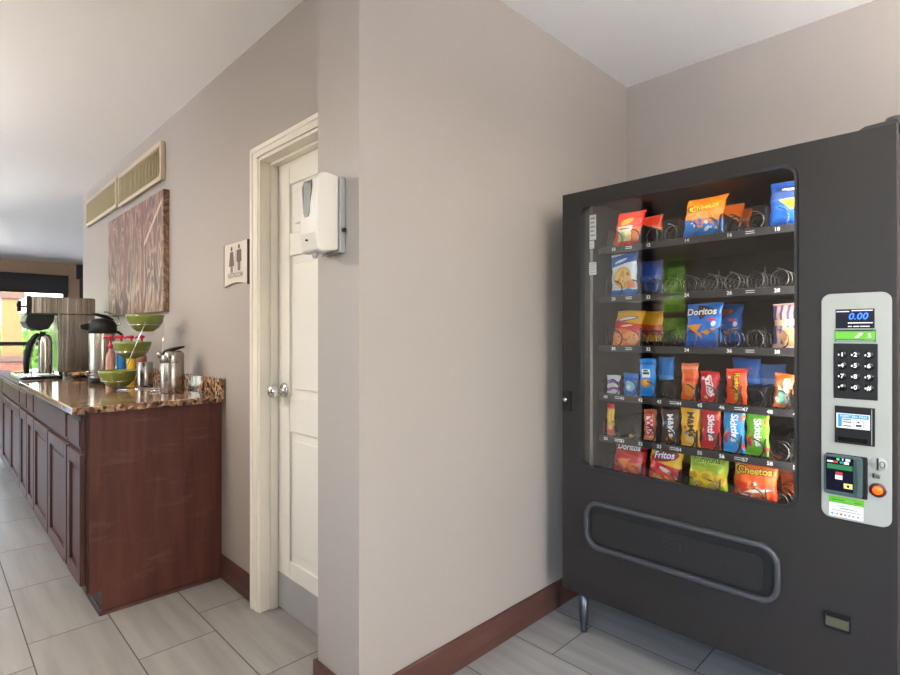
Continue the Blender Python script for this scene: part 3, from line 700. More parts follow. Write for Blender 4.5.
def bag(name, label, cat, group, x, y, z, w, h, t, base, paint, texts=(), lean=.0, yaw=0.0, roll=0.0, seal=.07, nu=46, nv=64):
    us = np.linspace(0, 1, nu); vs = np.linspace(0, 1, nv); U, V = np.meshgrid(us, vs)
    sd = sum(map(ord, label)) % 97; t = min(t * .78, .040); lean = lean * 4.2
    def half(u, v):
        vv = np.clip((v - seal * .8) / (1 - 1.6 * seal), 0, 1)
        q = np.sin(np.pi * vv) ** .55 * np.clip(1 - np.abs(2 * u - 1) ** 3.2, 0, 1) ** .62
        wr = .05 * np.sin(u * 21 + sd) * np.sin(v * 9 + sd) * q + .035 * np.sin(v * 33 + u * 7 + sd) * q
        return t / 2 * (q + wr) + .0006
    def place(u, v, side):
        wf = 1 - .07 * np.sin(np.pi * v) ** .7
        xx = (u - .5) * w * wf + .0015 * np.sin(v * 17 + sd)
        crimp = .0012 * np.sin(v * 260) * ((v < seal) | (v > 1 - seal)) + .004 * np.sin(u * 6 + sd) * np.clip((v - .85) / .15, 0, 1)
        yy = side * half(u, v) + lean * v ** 2 + crimp
        zz = v * h * (1 + .012 * np.sin(u * 5 + sd))
        return xx, yy, zz
    A = Art(U, V, base); paint(A)
    vsl = ((V < seal) | (V > 1 - seal)) & (np.sin(V * 260) > .3); A.C[vsl] *= .8
    B = np.zeros_like(A.C); B[:] = hexc(base) * .9
    verts = []
    for side in (-1, 1):
        X, Y, Z = place(U, V, side); verts += list(zip(X.ravel(), Y.ravel(), Z.ravel()))
    faces = []; n = nu * nv
    for j in range(nv - 1):
        for i in range(nu - 1):
            a = j * nu + i; faces.append((a, a + 1, a + nu + 1, a + nu)); faces.append((n + a, n + a + nu, n + a + nu + 1, n + a + 1))
    rim = [i for i in range(nu)] + [j * nu + nu - 1 for j in range(1, nv)] + [(nv - 1) * nu + i for i in range(nu - 2, -1, -1)] + [j * nu for j in range(nv - 2, 0, -1)]
    for i in range(len(rim)):
        a, c = rim[i], rim[(i + 1) % len(rim)]; faces.append((a, n + a, n + c, c))
    me = bpy.data.meshes.new(name); me.from_pydata([tuple(map(float, p)) for p in verts], [], faces); me.materials.append(M['foil'])
    col = np.concatenate([A.C.reshape(-1, 3), B.reshape(-1, 3)]); col = np.concatenate([col, np.ones((len(col), 1))], 1)
    at = me.color_attributes.new('print', 'FLOAT_COLOR', 'POINT'); at.data.foreach_set('color', col.astype(np.float32).ravel())
    me.polygons.foreach_set('use_smooth', [True] * len(me.polygons))
    o = bpy.data.objects.new(name, me); COL.objects.link(o)
    o.location = MP(x, y, z); o.rotation_euler = (0, R(roll), ROT + R(yaw))
    tag(o, label, cat, group)
    for tx in texts:
        body, cu, cv, size, colr = tx[:5]; k = tx[5] if len(tx) > 5 else {}
        mb = MB()
        def fn(off):
            def g(a, q):
                u = cu + a / w; v = cv + q / h; X, Y, Z = place(np.clip(u, .02, .98), np.clip(v, .02, .98), -1)
                return (float(X), float(Y) - off, float(Z))
            return g
        mats_ = []
        if k.get('back'):
            add_text(mb, body, size, fn(.0012), 0, k.get('bold', .0006) + size * .07, 2, k.get('sx', 1), k.get('rot', 0)); mats_.append(ink(k['back']))
        add_text(mb, body, size, fn(.0018), len(mats_), k.get('bold', .0006), 2, k.get('sx', 1), k.get('rot', 0)); mats_.append(ink(colr))
        mb.build('lettering', mats_, o)
    return o
INK = {}
def ink(h):
    if h not in INK: INK[h] = mat('printed_ink', tuple(int(h[i:i + 2], 16) for i in (0, 2, 4)), .4)
    return INK[h]
GB, GC = 'snack bags in the vending machine', 'candy packs in the vending machine'
Y1 = TY + .029; YB2 = Y1 + .184     # first and third gap of the wide coils
def S(i): return ZR[i] + .0125
def stripes_red(a):
    a.band(.62, .8, 'E8331C').ell(.42, .70, .24, .09, 'F2B23A', 12).rect(.12, .7, .42, .56, 'EFE8D0').ell(.4, .49, .22, .025, '7A4A2A').rect(.16, .66, .07, .42, 'E6E4B8').ell(.3, .25, .13, .16, '9FBF7A').ell(.55, .2, .12, .14, 'D9C58A').rect(.7, .97, .08, .5, 'E8762C').band(.07, .14, 'D8562C')
bag('chip_bag', 'red snack bag with a cream lower half, alone on the left of the top shelf', 'snack bag', GB, CW[0] + .01, Y1, S(0), .118, .143, .045, 'DD2A1C', stripes_red, lean=.01)
bag('chip_bag', 'orange and red bag standing behind the red and cream bag on the top shelf', 'snack bag', GB, CW[0] + .012, YB2, S(0), .118, .145, .045, 'E23A1C', lambda a: a.band(.45, .62, 'F0C030').ell(.5, .3, .3, .18, 'E87A2A'))
def puffs(a):
    a.band(-.2, .42, '2A7FD4', .10, .03).band(.62, .72, 'F07818').speck(16, (.2, .95, .22, .5), ['F08A24', 'FFB04A', 'E06A10'], .10, .035, 3).speck(7, (.1, .9, .12, .4), ['E8F2FA'], .05, .04, 5).ell(.14, .72, .1, .1, '3A2A14').ell(.16, .72, .06, .06, 'F0C030')
bag('chip_bag', 'blue and orange cheese puff bag, frontmost on the top shelf', 'snack bag', GB, CW[2] + .01, Y1, S(0), .142, .150, .05, 'F07A12', puffs, [('Cheetos', .52, .72, .030, 'F2D23A', dict(back='3A2410', rot=6))], lean=.012)
bag('chip_bag', 'orange bag second in line behind the blue and orange puff bag', 'snack bag', GB, CW[2] + .018, YB2, S(0), .135, .147, .045, 'EC7014', puffs, lean=.008)
bag('chip_bag', 'orange bag last in line behind two others on the top shelf', 'snack bag', GB, CW[2] + .022, YB2 + .092, S(0), .132, .140, .045, 'E0621A', puffs, lean=.006)
def bluechip(a):
    a.band(.6, 1, '12428E').tri((.25, .56), (.95, .62), (.65, .2), 'F2B228').ell(.25, .26, .2, .2, '2C78E0').ell(.7, .22, .2, .2, '2466D0').band(0, .08, '1A58B8').ell(.5, .8, .4, .07, '0E2A60').ell(.5, .8, .24, .025, 'DDE6F0')
bag('chip_bag', 'blue bag with a yellow swoosh at the right end of the top shelf', 'snack bag', GB, CW[4] - .002, Y1, S(0), .13, .150, .05, '1E62C8', bluechip, lean=.006)
def cookies(a):
    a.band(.72, 1, '2A62B8', -.12).band(.66, .74, 'E8F0F4', -.12).ell(.42, .83, .24, .035, 'E4ECF6', 10).band(0, .14, '2C5FB0').ell(.5, .42, .36, .26, 'E6B456').ell(.5, .42, .28, .2, 'F0CC7C').speck(12, (.25, .75, .25, .55), ['C87A2A', 'E09A3A'], .06, .04, 4).ell(.7, .1, .2, .06, '3A7AD0').rect(.66, .94, .16, .34, 'E07A4A')
bag('chip_bag', 'blue and white bag picturing golden crackers on the second shelf', 'snack bag', GB, CW[0] - .006, Y1, S(1), .113, .168, .045, 'D9E6EC', cookies)
bag('chip_bag', 'plain blue bag lying behind the cracker bag on the second shelf', 'snack bag', GB, CW[0] + .012, YB2, S(1), .115, .155, .045, '2A4FA8', lambda a: a.band(.4, .6, '4A6AC0'))
bag('cookie_pack', 'small dark brown packet at the back right of the second shelf', 'snack packet', GB, CW[4] - .02, .42, S(1), .075, .10, .03, '4A2C24', lambda a: a.band(.4, .6, '6A4436'))
def ruff(a):
    a.band(.66, 1, 'F0B01C', .1).ell(.46, .76, .36, .06, '5A2A6A', 8).ell(.46, .765, .31, .038, 'F4EDE8', 8).band(.46, .66, 'D8321C', .1).ell(.5, .56, .22, .025, 'FFE0B8', 6).band(0, .46, 'E8722A', .1).ell(.3, .2, .19, .18, 'F0904A').ell(.68, .22, .2, .19, 'EFA05A').speck(22, (.15, .85, .05, .38), ['C83A1A', 'F4C07A', 'D85A24'], .035, .03, 8)
bag('chip_bag', 'yellow and red bag picturing round snacks on the third shelf', 'snack bag', GB, CW[0] + .004, Y1, S(2), .123, .140, .048, 'E88A20', ruff, lean=.012)
bag('chip_bag', 'yellow bag standing behind the yellow and red bag on the third shelf', 'snack bag', GB, CW[0] + .014, YB2, S(2), .12, .142, .045, 'E8A81C', lambda a: a.band(.3, .6, 'D8502A'))
def ranch(a):
    a.tri((.30, .98), (.86, .84), (.42, .62), '3A241C').tri((.36, .93), (.76, .84), (.45, .67), '8A2A1C').tri((.02, .50), (.50, .52), (.32, .30), 'F0A028').tri((.46, .34), (.95, .44), (.62, .26), 'F2A52C').tri((.22, .38), (.46, .30), (.48, .18), 'E88A1C').band(0, .12, '1C58B0').ell(.82, .52, .06, .06, 'E6F0FA').ell(.74, .62, .12, .035, 'D84A6A')
bag('chip_bag', 'bright blue tortilla chip bag in the middle of the third shelf', 'snack bag', GB, CW[2] + .012, Y1, S(2), .125, .156, .052, '1F74D2', ranch, [('Doritos', .46, .80, .034, 'FFFFFF', dict(back='1A1A1A', bold=.001))], lean=.004)
bag('chip_bag', 'blue bag standing behind the bright blue tortilla chip bag', 'snack bag', GB, CW[2] + .024, YB2, S(2), .125, .158, .045, '1D68C4', ranch, lean=.004)
def pretzel(a):
    for k in range(6): a.rect(.02 + .17 * k, .09 + .17 * k, .08, .96, '4A3A78')
    a.band(.5, .62, 'C8A888').ell(.45, .25, .26, .2, 'B88A62').rect(.6, .95, .08, .3, 'A87A5A').ell(.8, .75, .14, .12, 'D0B090')
bag('chip_bag', 'purple striped tan bag at the right end of the third shelf', 'snack bag', GB, CW[4] + .004, Y1, S(2), .118, .145, .05, 'B09488', pretzel)
# fourth shelf
YN = TY + .024
def bagn(*a, **k): return bag(*a, nu=34, nv=52, **k)
bagn('candy_pack', 'small white and purple packet at the left end of the fourth shelf', 'snack packet', GC, CN[0], YN, S(3), .060, .074, .024, 'D8DCE2', lambda a: a.band(.55, .75, '8A4A98', .1, .04).band(.2, .36, 'A04A90', -.1, .04).ell(.5, .45, .2, .1, 'D0D8A8').ell(.2, .6, .1, .08, '6A8AC0'))
bagn('candy_pack', 'short blue packet second from left on the fourth shelf', 'snack packet', GC, CN[1], YN, S(3), .062, .086, .026, '1E6FC8', lambda a: a.ell(.5, .42, .32, .26, '8AC0D8').ell(.4, .36, .14, .12, 'DDE8C0').band(.7, .8, '0E4AA0'))
bagn('candy_pack', 'tall light blue packet with an orange picture on the fourth shelf', 'snack packet', GC, CN[2] - .004, YN, S(3), .066, .146, .03, '2E8FE0', lambda a: a.ell(.45, .36, .3, .11, 'E89030').ell(.45, .36, .18, .06, 'F4BE5A').rect(.2, .7, .5, .72, 'D8ECF8').rect(.24, .66, .58, .64, '3A3A3A').rect(.3, .6, .66, .7, '3A3A3A').band(.84, .9, '1A6AC0'))
bagn('candy_pack', 'blue packet standing behind the tall light blue packet', 'snack packet', GC, CN[2] + .006, YN + .144, S(3), .066, .150, .03, '2484DA', lambda a: a.band(.3, .5, '58A8E8'))
bagn('candy_pack', 'orange packet left of the red packet on the fourth shelf', 'snack packet', GC, CN[4] + .008, YN, S(3), .062, .135, .028, 'E8621C', lambda a: a.band(.84, .92, 'F0986A').ell(.5, .3, .3, .2, 'F08A1C').band(.5, .6, 'D84A14'))
bagn('candy_pack', 'red packet with slanting white lettering on the fourth shelf', 'candy pack', GC, CN[5] + .004, YN, S(3), .066, .108, .026, 'D8121C', lambda a: a.ell(.52, .52, .2, .36, 'F4EDE8', 12).ell(.52, .52, .15, .30, 'D8121C', 12).ell(.3, .14, .1, .06, 'E8B060').rect(.08, .22, .72, .82, 'F0E8E0').ell(.7, .85, .1, .05, 'B00C18'), [('KitKat', .54, .5, .025, 'FFFFFF', dict(rot=-68, bold=.001))])
bagn('candy_pack', 'orange packet with yellow lettering running down on the fourth shelf', 'candy pack', GC, CN[6] + .018, YN, S(3), .068, .122, .026, 'F0480E', lambda a: a.rect(.3, .42, .5, .72, '6A3010').ell(.56, .18, .16, .1, 'F0A020').rect(.1, .25, .72, .8, 'F8D8C0').band(.88, .94, 'E83A0C'), [("Reese's", .56, .56, .026, 'F8D020', dict(rot=-90, back='5A2A10'))])
bagn('candy_pack', 'blue bag lying at the back behind the red and orange candy packets', 'snack packet', GC, CN[6] - .015, .33, S(3), .10, .150, .04, '2464C0', lambda a: a.band(.3, .5, '3A80E0').ell(.6, .75, .08, .04, 'C04A90'))
bagn('candy_pack', 'pale blue bag at the back right of the other blue bag, fourth shelf', 'snack packet', GC, CN[7] - .01, .34, S(3), .10, .130, .04, '44629A', lambda a: a.band(.4, .6, '6A88B8'))
def nutty(a):
    a.band(.8, 1, 'D8541C').rect(.5, .8, .15, .85, 'D8D2C8').rect(.3, .62, .1, .55, '7AB8A0').rect(.1, .3, .1, .75, 'C87A4A').speck(8, (.15, .9, .1, .8), ['F0F0E8', 'B05A2A', '3A7A6A'], .09, .05, 6)
bagn('candy_pack', 'slim orange and teal packet near the right end of the fourth shelf', 'candy pack', GC, CN[8] + .008, YN, S(3), .056, .112, .026, 'C8642C', nutty, roll=4)
# fifth shelf
bagn('candy_pack', 'thin yellow and red bar at the left end of the fifth shelf', 'candy bar', GC, CN[0] - .014, YN, S(4), .034, .126, .018, 'F0B428', lambda a: a.band(.86, 1, 'D81E2A').band(0, .3, 'E0603A').ell(.55, .25, .3, .08, 'F0C890').rect(.3, .6, .4, .8, 'F8D870'))
bagn('candy_pack', 'brown and caramel bar with red lettering running down on the fifth shelf', 'candy bar', GC, CN[2] + .006, YN, S(4), .052, .120, .02, 'B8603A', lambda a: a.band(.8, 1, 'A8522E').band(0, .16, 'E0885A').rect(.25, .75, .2, .84, 'EADCD4').ell(.5, .12, .2, .05, 'F0B080'), [('TWIX', .5, .52, .034, 'D01420', dict(rot=-84, bold=.0012))])
mm = ['E83020', '2A7ACC', '3A9A3A', 'F0C020', 'F07018']
bagn('candy_pack', 'dark brown candy packet with white letters, left of the yellow packet', 'candy pack', GC, CN[3] + .010, YN, S(4), .068, .128, .026, '3E2620', lambda a: a.speck(7, (.2, .8, .12, .3), mm, .09, .05, 2).ell(.25, .6, .09, .05, '2A7ACC'), [("M&M's", .56, .54, .031, 'F4F0EA', dict(rot=-86, bold=.001))])
bagn('candy_pack', 'yellow candy packet with dark letters on the fifth shelf', 'candy pack', GC, CN[4] + .010, YN, S(4), .070, .142, .026, 'F0AE1C', lambda a: a.ell(.55, .2, .25, .1, 'F4CC80').ell(.3, .36, .09, .05, '2A8ACC').ell(.26, .48, .08, .04, 'E83020').rect(.38, .78, .34, .86, 'F4C030'), [("M&M's", .56, .58, .033, '3E2418', dict(rot=-86, bold=.0012))])
bagn('candy_pack', 'yellow packet standing behind the yellow one with dark letters', 'candy pack', GC, CN[4] - .002, YN + .072, S(4), .066, .146, .022, 'E8A41A', lambda a: a)
sk = ['E83A2A', 'F0C020', '3AA83A', '7A3A98', 'F08020']
def skit(a): a.speck(9, (.08, .35, .1, .45), sk, .08, .045, 9).speck(6, (.65, .95, .06, .2), sk, .09, .05, 4).speck(4, (.7, .95, .7, .9), sk, .08, .04, 2)
bagn('candy_pack', 'red candy packet with white lettering running down on the fifth shelf', 'candy pack', GC, CN[5] + .008, YN, S(4), .070, .150, .026, 'C8141E', skit, [('Skittles', .54, .52, .032, 'FFFFFF', dict(rot=-88, bold=.001))])
bagn('candy_pack', 'sky blue candy packet with white lettering running down', 'candy pack', GC, CN[6] + .010, YN, S(4), .072, .156, .026, '3A9ADC', skit, [('Skittles', .54, .55, .033, 'FFFFFF', dict(rot=-88, bold=.001))])
bagn('candy_pack', 'lime green candy packet with white lettering running down', 'candy pack', GC, CN[7] + .010, YN, S(4), .072, .148, .026, '6AB81E', skit, [('Skittles', .54, .54, .032, 'FFFFFF', dict(rot=-88, bold=.001))])
# bottom shelf
def nacho(a):
    a.band(.74, .80, '3A1A16').tri((.12, .50), (.6, .56), (.4, .28), 'F0883A').tri((.4, .42), (.9, .46), (.62, .2), 'E8702C').band(0, .16, 'A8181C').ell(.4, .15, .12, .06, 'E8C0A0').ell(.7, .2, .12, .08, 'E84A2A').band(.6, .66, 'E04030', .2)
bag('chip_bag', 'red tortilla chip bag, leftmost on the bottom shelf', 'snack bag', GB, CW[0] + .014, Y1, S(5), .138, .150, .052, 'CC2420', nacho, [('Doritos', .46, .82, .032, 'FFFFFF', dict(back='2A1A18', bold=.0008))], lean=.01)
def corn(a):
    a.band(.56, .96, 'F0BE2A', .16).ell(.48, .74, .42, .13, 'B81A24', 8).band(.36, .50, 'C8202A', .3, .03).ell(.3, .16, .18, .13, 'E8943A').ell(.68, .14, .18, .12, 'E07A2A').speck(12, (.1, .9, .04, .3), ['F4B45A', 'C85A20'], .06, .035, 5).ell(.55, .42, .2, .05, 'F0D8C8', -16)
bag('chip_bag', 'yellow and red corn chip bag, second from left on the bottom shelf', 'snack bag', GB, CW[1] + .014, Y1, S(5), .130, .150, .050, 'D8342A', corn, [('Fritos', .48, .76, .034, 'FFFFFF', dict(back='1A2A6A', rot=6, bold=.0008))], lean=.008)
bag('chip_bag', 'olive yellow bag standing behind the yellow and red corn chip bag', 'snack bag', GB, CW[1] + .034, YB2, S(5), .130, .150, .045, 'B89A2A', lambda a: a.ell(.7, .7, .2, .1, '5A4A20'))
def rings(a):
    a.band(.62, .9, '9AB428').ell(.3, .58, .2, .06, 'B8C848')
    for x, y in ((.3, .26), (.64, .22), (.5, .42), (.82, .38), (.15, .42)): a.ell(x, y, .19, .13, 'E8C024').ell(x, y, .12, .075, 'C89A18')
bag('chip_bag', 'lime and yellow bag, third from left on the bottom shelf', 'snack bag', GB, CW[2] + .026, Y1, S(5), .140, .158, .052, 'A8B81E', rings, [('Funyuns', .48, .78, .030, '4A8A1C', dict(back='D8E078', bold=.0008))], lean=.008)
def crunchy(a):
    a.band(.9, 1, 'D8561A').band(0, .44, 'D8401C').speck(16, (.08, .92, .06, .42), ['F0702A', 'E0501A', 'F49A5A', 'F4EDE8'], .12, .035, 7).ell(.6, .3, .3, .03, 'F0E8E0', 10).ell(.12, .68, .09, .1, 'F0C030').ell(.12, .68, .06, .06, '2A1A10')
bag('chip_bag', 'orange crunchy cheese snack bag, rightmost on the bottom shelf', 'snack bag', GB, CW[3] + .034, Y1, S(5), .140, .166, .052, 'EC6418', crunchy, [('Cheetos', .50, .68, .032, 'F4C83A', dict(back='241410', bold=.0008))], lean=.008)
bag('chip_bag', 'orange bag standing behind the crunchy cheese snack bag', 'snack bag', GB, CW[3] + .046, YB2, S(5), .135, .160, .045, 'C8521A', lambda a: a.band(.5, .6, 'A84018'))
# a coin token left in the empty slot of the fifth shelf
tk = MB().lathe([(0, -.002), (.008, -.002), (.0085, 0), (.008, .002), (0, .002)], (0, 0, 0), 20, 'y').build('token', mat('amber_token', (214, 150, 80), .4)); tk.location = MP(CN[1], TY + .022, ZR[4] + .006 + .0115); tk.rotation_euler[2] = ROT
tag(tk, 'small amber disc in the empty slot beside the thin yellow bar', 'token')

# ================================================================== LEFT WALL ITEMS
XL = 1.065
cv = MB().box(-.034, -.0005, 0, 1.365, 0, .748).build('wall_canvas', 'art', None, bevel=.004); cv.location = (XL, 3.528, 1.363)
tag(cv, 'large brown and mauve abstract canvas hanging above the counter', 'wall art')
def vent(y0, y1, z0, z1, label):
    v = empty('air_vent', (XL, y0, z0), label, 'vent', 'air vents above the canvas'); L, H = y1 - y0, z1 - z0; t = .026
    MB().box(-.028, -.0005, 0, t, 0, H).box(-.028, -.0005, L - t, L, 0, H).box(-.028, -.0005, t, L - t, 0, t).box(-.028, -.0005, t, L - t, H - t, H).build('vent_frame', 'vent_frame', v, bevel=.004)
    b = MB().box(-.006, -.0005, t, L - t, t, H - t); n = int((L - 2 * t) / .032)
    for i in range(n):
        y = t + (i + .5) * (L - 2 * t) / n
        b.prism([(-.022, y - .016), (-.018, y - .018), (-.006, y + .016), (-.010, y + .018)], 'z', t, H - t)
    b.build('louver', 'vent_slat', v)
vent(3.60, 4.63, 2.185, 2.423, 'larger beige louvered vent, nearer the restroom door'); vent(4.69, 5.76, 2.198, 2.428, 'smaller looking beige louvered vent at the far end of the wall')
# restroom sign
sg = empty('restroom_sign', (XL, 2.388, 1.453), 'pale restroom sign with two brown figures beside the door', 'sign')
b = MB(); pts_f = []
n = 14
def wob(i): return .016 * math.sin(math.pi * i / n) ** 1 * (1 if True else 0)
ol = [(.262 * i / n, wob(i) if i < n else 0) for i in range(n + 1)] + [(.262 - .262 * i / n, .206) for i in range(n + 1)]
b.prism(ol, 'x', -.014, -.0005); b.build('plate', 'sign', sg, bevel=.002)
b = MB(); b.box(-.015, -.0004, -.004, .0002, 0, .206); b.build('edge_strip', 'sign_ink', sg); MB().box(-.015, -.0004, .2618, .266, 0, .206).build('edge_strip', 'sign_ink', sg)
b = MB()
def S2(y, z): return (-.0152, y, z)       # on this wall the picture runs right to left along +y
def circ(cy, cz, r): b.add([S2(cy + r * math.cos(2 * math.pi * k / 16), cz + r * math.sin(2 * math.pi * k / 16)) for k in range(16)], [tuple(range(16))])
def poly(p): b.add([S2(*q) for q in p], [tuple(range(len(p)))])
for cy, z0 in ((.088, .070), (.172, .066)):
    circ(cy, z0 + .113, .012)
    if cy > .1: poly([(cy - .018, z0 + .099), (cy + .018, z0 + .099), (cy + .031, z0 + .03), (cy - .031, z0 + .03)]); poly([(cy - .012, z0 + .03), (cy - .002, z0 + .03), (cy - .002, z0), (cy - .012, z0)]); poly([(cy + .002, z0 + .03), (cy + .012, z0 + .03), (cy + .012, z0), (cy + .002, z0)])
    else: poly([(cy - .026, z0 + .099), (cy + .026, z0 + .099), (cy + .028, z0 + .045), (cy + .016, z0 + .04), (cy + .014, z0), (cy + .002, z0), (cy + .001, z0 + .04), (cy - .001, z0 + .04), (cy - .002, z0), (cy - .014, z0), (cy - .016, z0 + .04), (cy - .028, z0 + .045)])
poly([(.128, .068), (.131, .068), (.131, .188), (.128, .188)])
b.build('pictogram', 'sign_ink', sg)
b = MB(); add_text(b, 'RESTROOM', .033, lambda a, q: S2(.131 - a, .050 + q), 0, .0006); b.build('lettering', 'sign_text', sg)

# soap dispenser on the column
sd = empty('soap_dispenser', (.949, 1.435, 1.474), 'white automatic soap dispenser on the corner of the wall', 'dispenser')
# object frame: x<0 out of the wall, y along it
H = .250
MB().box(-.022, -.0005, -.006, .112, .004, H - .006).build('back_plate', 'grey_plastic', sd, bevel=.004)
side = [(-.0225, 0.012), (-.085, 0.0), (-.098, .008), (-.104, .06), (-.106, .15), (-.100, .225), (-.088, .243), (-.070, H), (-.0225, H - .004)]
b = MB().prism(side, 'y', -.001, .100); b.build('cover', 'white_plastic', sd, bevel=.009, seg=3)
b = MB(); p = [(.030, .225), (.074, .225), (.079, .205), (.070, .125), (.062, .112), (.042, .112), (.034, .125), (.025, .205)]
def fx(z): return -.1075 if z < .2 else -.1075 + (z - .2) * .18
vv = [(fx(z), y, z) for y, z in p] + [(fx(z) + .012, y, z) for y, z in p]; n = len(p)
b.add(vv, [tuple(range(n)), tuple(range(2 * n - 1, n - 1, -1))] + [(i, i + n, (i + 1) % n + n, (i + 1) % n) for i in range(n)]); b.build('level_window', 'smoke', sd)
MB().lathe([(.0, -.018), (.006, -.018), (.009, -.012), (.011, .004), (0, .004)], (-.078, .05, .004), 16).build('nozzle', 'grey_plastic', sd)
MB().lathe([(0, -.1085), (.003, -.108), (.003, -.1)], (0, .055, .040), 10, 'x').build('sensor_lamp', 'black_plastic', sd)
MB().lathe([(0, -.018), (.007, -.017), (.007, -.011)], (-.013, 0, .075), 12, 'y').build('key_lock', 'black_plastic', sd)

# ================================================================== COUNTER
XC = .473
def cabinet(y0, y1, ndoors, label, low=False, end=False, shallow=False):
    c = empty('base_cabinet', (1.06, y0, 0), label, 'cabinet', 'base cabinets under the counter')
    L = y1 - y0; xf = XC - 1.06 + .02; zt = .885
    back = -.44 if shallow else -.0005
    b = MB().box(xf, back, .0005, L - .0005, .10, .853 if low else zt); b.box(.549 - 1.06, back, .0005, L - .0005, 0, .10)
    if low and not shallow: b.box(-.44, -.0005, .0005, L - .0005, .853, zt)
    b.build('carcass', 'wood', c)
    g = .011
    dz0, dz1 = .722, .862 if not low else .846
    d = MB().box(xf - .016, xf - .0005, g, L - g, dz0, dz1); d.box(xf - .021, xf - .016, g + .014, L - g - .014, dz0 + .014, dz1 - .014)
    d.build('drawer', 'wood', c, bevel=.003)
    w = L / ndoors
    for i in range(ndoors):
        a, e = i * w + g, (i + 1) * w - g; z0, z1 = .135, .700
        d = MB().box(xf - .008, xf - .0005, a + .01, e - .01, z0 + .01, z1 - .01); r = min(.058, w * .2)
        d.box(xf - .021, xf - .0005, a, a + r, z0, z1); d.box(xf - .021, xf - .0005, e - r, e, z0, z1); d.box(xf - .021, xf - .0005, a + r, e - r, z0, z0 + r); d.box(xf - .021, xf - .0005, a + r, e - r, z1 - r, z1)
        d.box(xf - .013, xf - .008, a + r + .025, e - r - .025, z0 + r + .025, z1 - r - .025)
        d.build('door', 'wood', c, bevel=.003)
    if end:
        b = MB().prism([(.502 - 1.06, .885), (.502 - 1.06, .10), (.548 - 1.06, .10), (.548 - 1.06, 0), (.003, 0), (.003, .885)], 'y', -.016, 0)
        o = b.build('end_panel', 'wood_panel', c, bevel=.0015); o['label'] = 'scuffed dark red-brown end panel'
        # quarter-round shoe moulding
        q = [(0, 0), (.012, 0), (.010, .008), (.006, .013), (0, .016)]
        b = MB(); b.prism([(-.0165 - p, z) for p, z in q], 'x', .5355 - 1.06, .003); b.prism([(.5475 - 1.06 - p, z) for p, z in q], 'y', -.0285, L - .002)
        b.build('shoe_moulding', 'wood', c)
    return c
cabinet(2.73, 3.045, 1, 'single-door cabinet at the near end of the counter with the scuffed side', end=True)
cabinet(3.045, 4.12, 2, 'double-door cabinet second from the near end of the counter')
cabinet(4.12, 4.43, 1, 'narrow single-door cabinet right behind the near double-door one')
cabinet(4.43, 4.80, 1, 'narrow single-door cabinet, second of the middle pair', low=True)
cabinet(4.80, 5.99, 2, 'double-door cabinet at the far end of the counter', low=True)
cabinet(5.992, 7.1, 2, 'shallow double-door cabinet past the end of the wall, farthest of the row', low=True, shallow=True)
ct = empty('countertop', (1.06, 2.667, .885), 'polished brown granite countertop with a low backsplash', 'countertop')
o = [(.433 - 1.06, 0), (0, 0), (0, 3.323), (.62 - 1.06, 3.323), (.62 - 1.06, 1.80), (.433 - 1.06, 1.76)]
MB().prism(o, 'z', .0002, .030).build('slab', 'granite', ct, bevel=.004)
MB().box(-.026, -.0008, .002, 3.31, .0302, .118).build('backsplash', 'granite', ct, bevel=.003)

# ---- things on the counter
ZK = .9152
# coffee brewer
br = empty('coffee_brewer', (.686, 4.75, ZK), 'large stainless steel coffee brewer at the far end of the counter', 'coffee maker')
b = MB().box(0, .228, 0, .42, .03, .455); b.build('body', 'steel_dark', br, bevel=.006)
b = MB().prism(rrect(-.177, .230, .455, .578, .012, 4), 'y', -.004, .424); b.build('head', 'steel_dark', br, bevel=.004)
MB().prism(rrect(-.181, -.150, .450, .580, .010, 4), 'y', -.006, .426).build('fascia', 'black_gloss', br, bevel=.003)
b = MB().box(-.001, .012, -.002, .02, .03, .455); b.build('front_post', 'chrome', br, bevel=.004)
b = MB().prism([(-.17, .449), (-.185, .40), (-.165, .355), (-.10, .335), (-.05, .345), (-.02, .40), (-.012, .449)], 'y', .03, .34); b.build('brew_funnel', 'black_plastic', br, bevel=.008)
b = MB().tube([(-.181, .05, .505), (-.215, .05, .505)], .006, 8); b.tube([(-.215, .05, .470), (-.215, .05, .545)], .012, 10); b.tube([(-.23, .05, .517), (-.206, .05, .517)], .016, 10); b.build('faucet', 'black_plastic', br)
b = MB().prism(rrect(-.238, -.006, -.24, .36, .03, 5), 'z', .0002, .018); b.build('drip_tray', 'black_gloss', br, bevel=.004)
b = MB(); b.tube([(-.232, -.228, .021), (-.02, -.228, .021), (-.02, .35, .021), (-.232, .35, .021)], .0035, 6, closed=True)
for i in range(12): b.tube([(-.222 + .018 * i, -.225, .0205), (-.222 + .018 * i, .345, .0205)], .0014, 5)
b.build('drip_grate', 'chrome', br)
for x in (.02, .21):
    for y in (.03, .39): MB().lathe([(0, 0.0002), (.016, 0.0002), (.013, .031), (0, .031)], (x, y, 0), 14).build('foot', 'black_plastic', br)
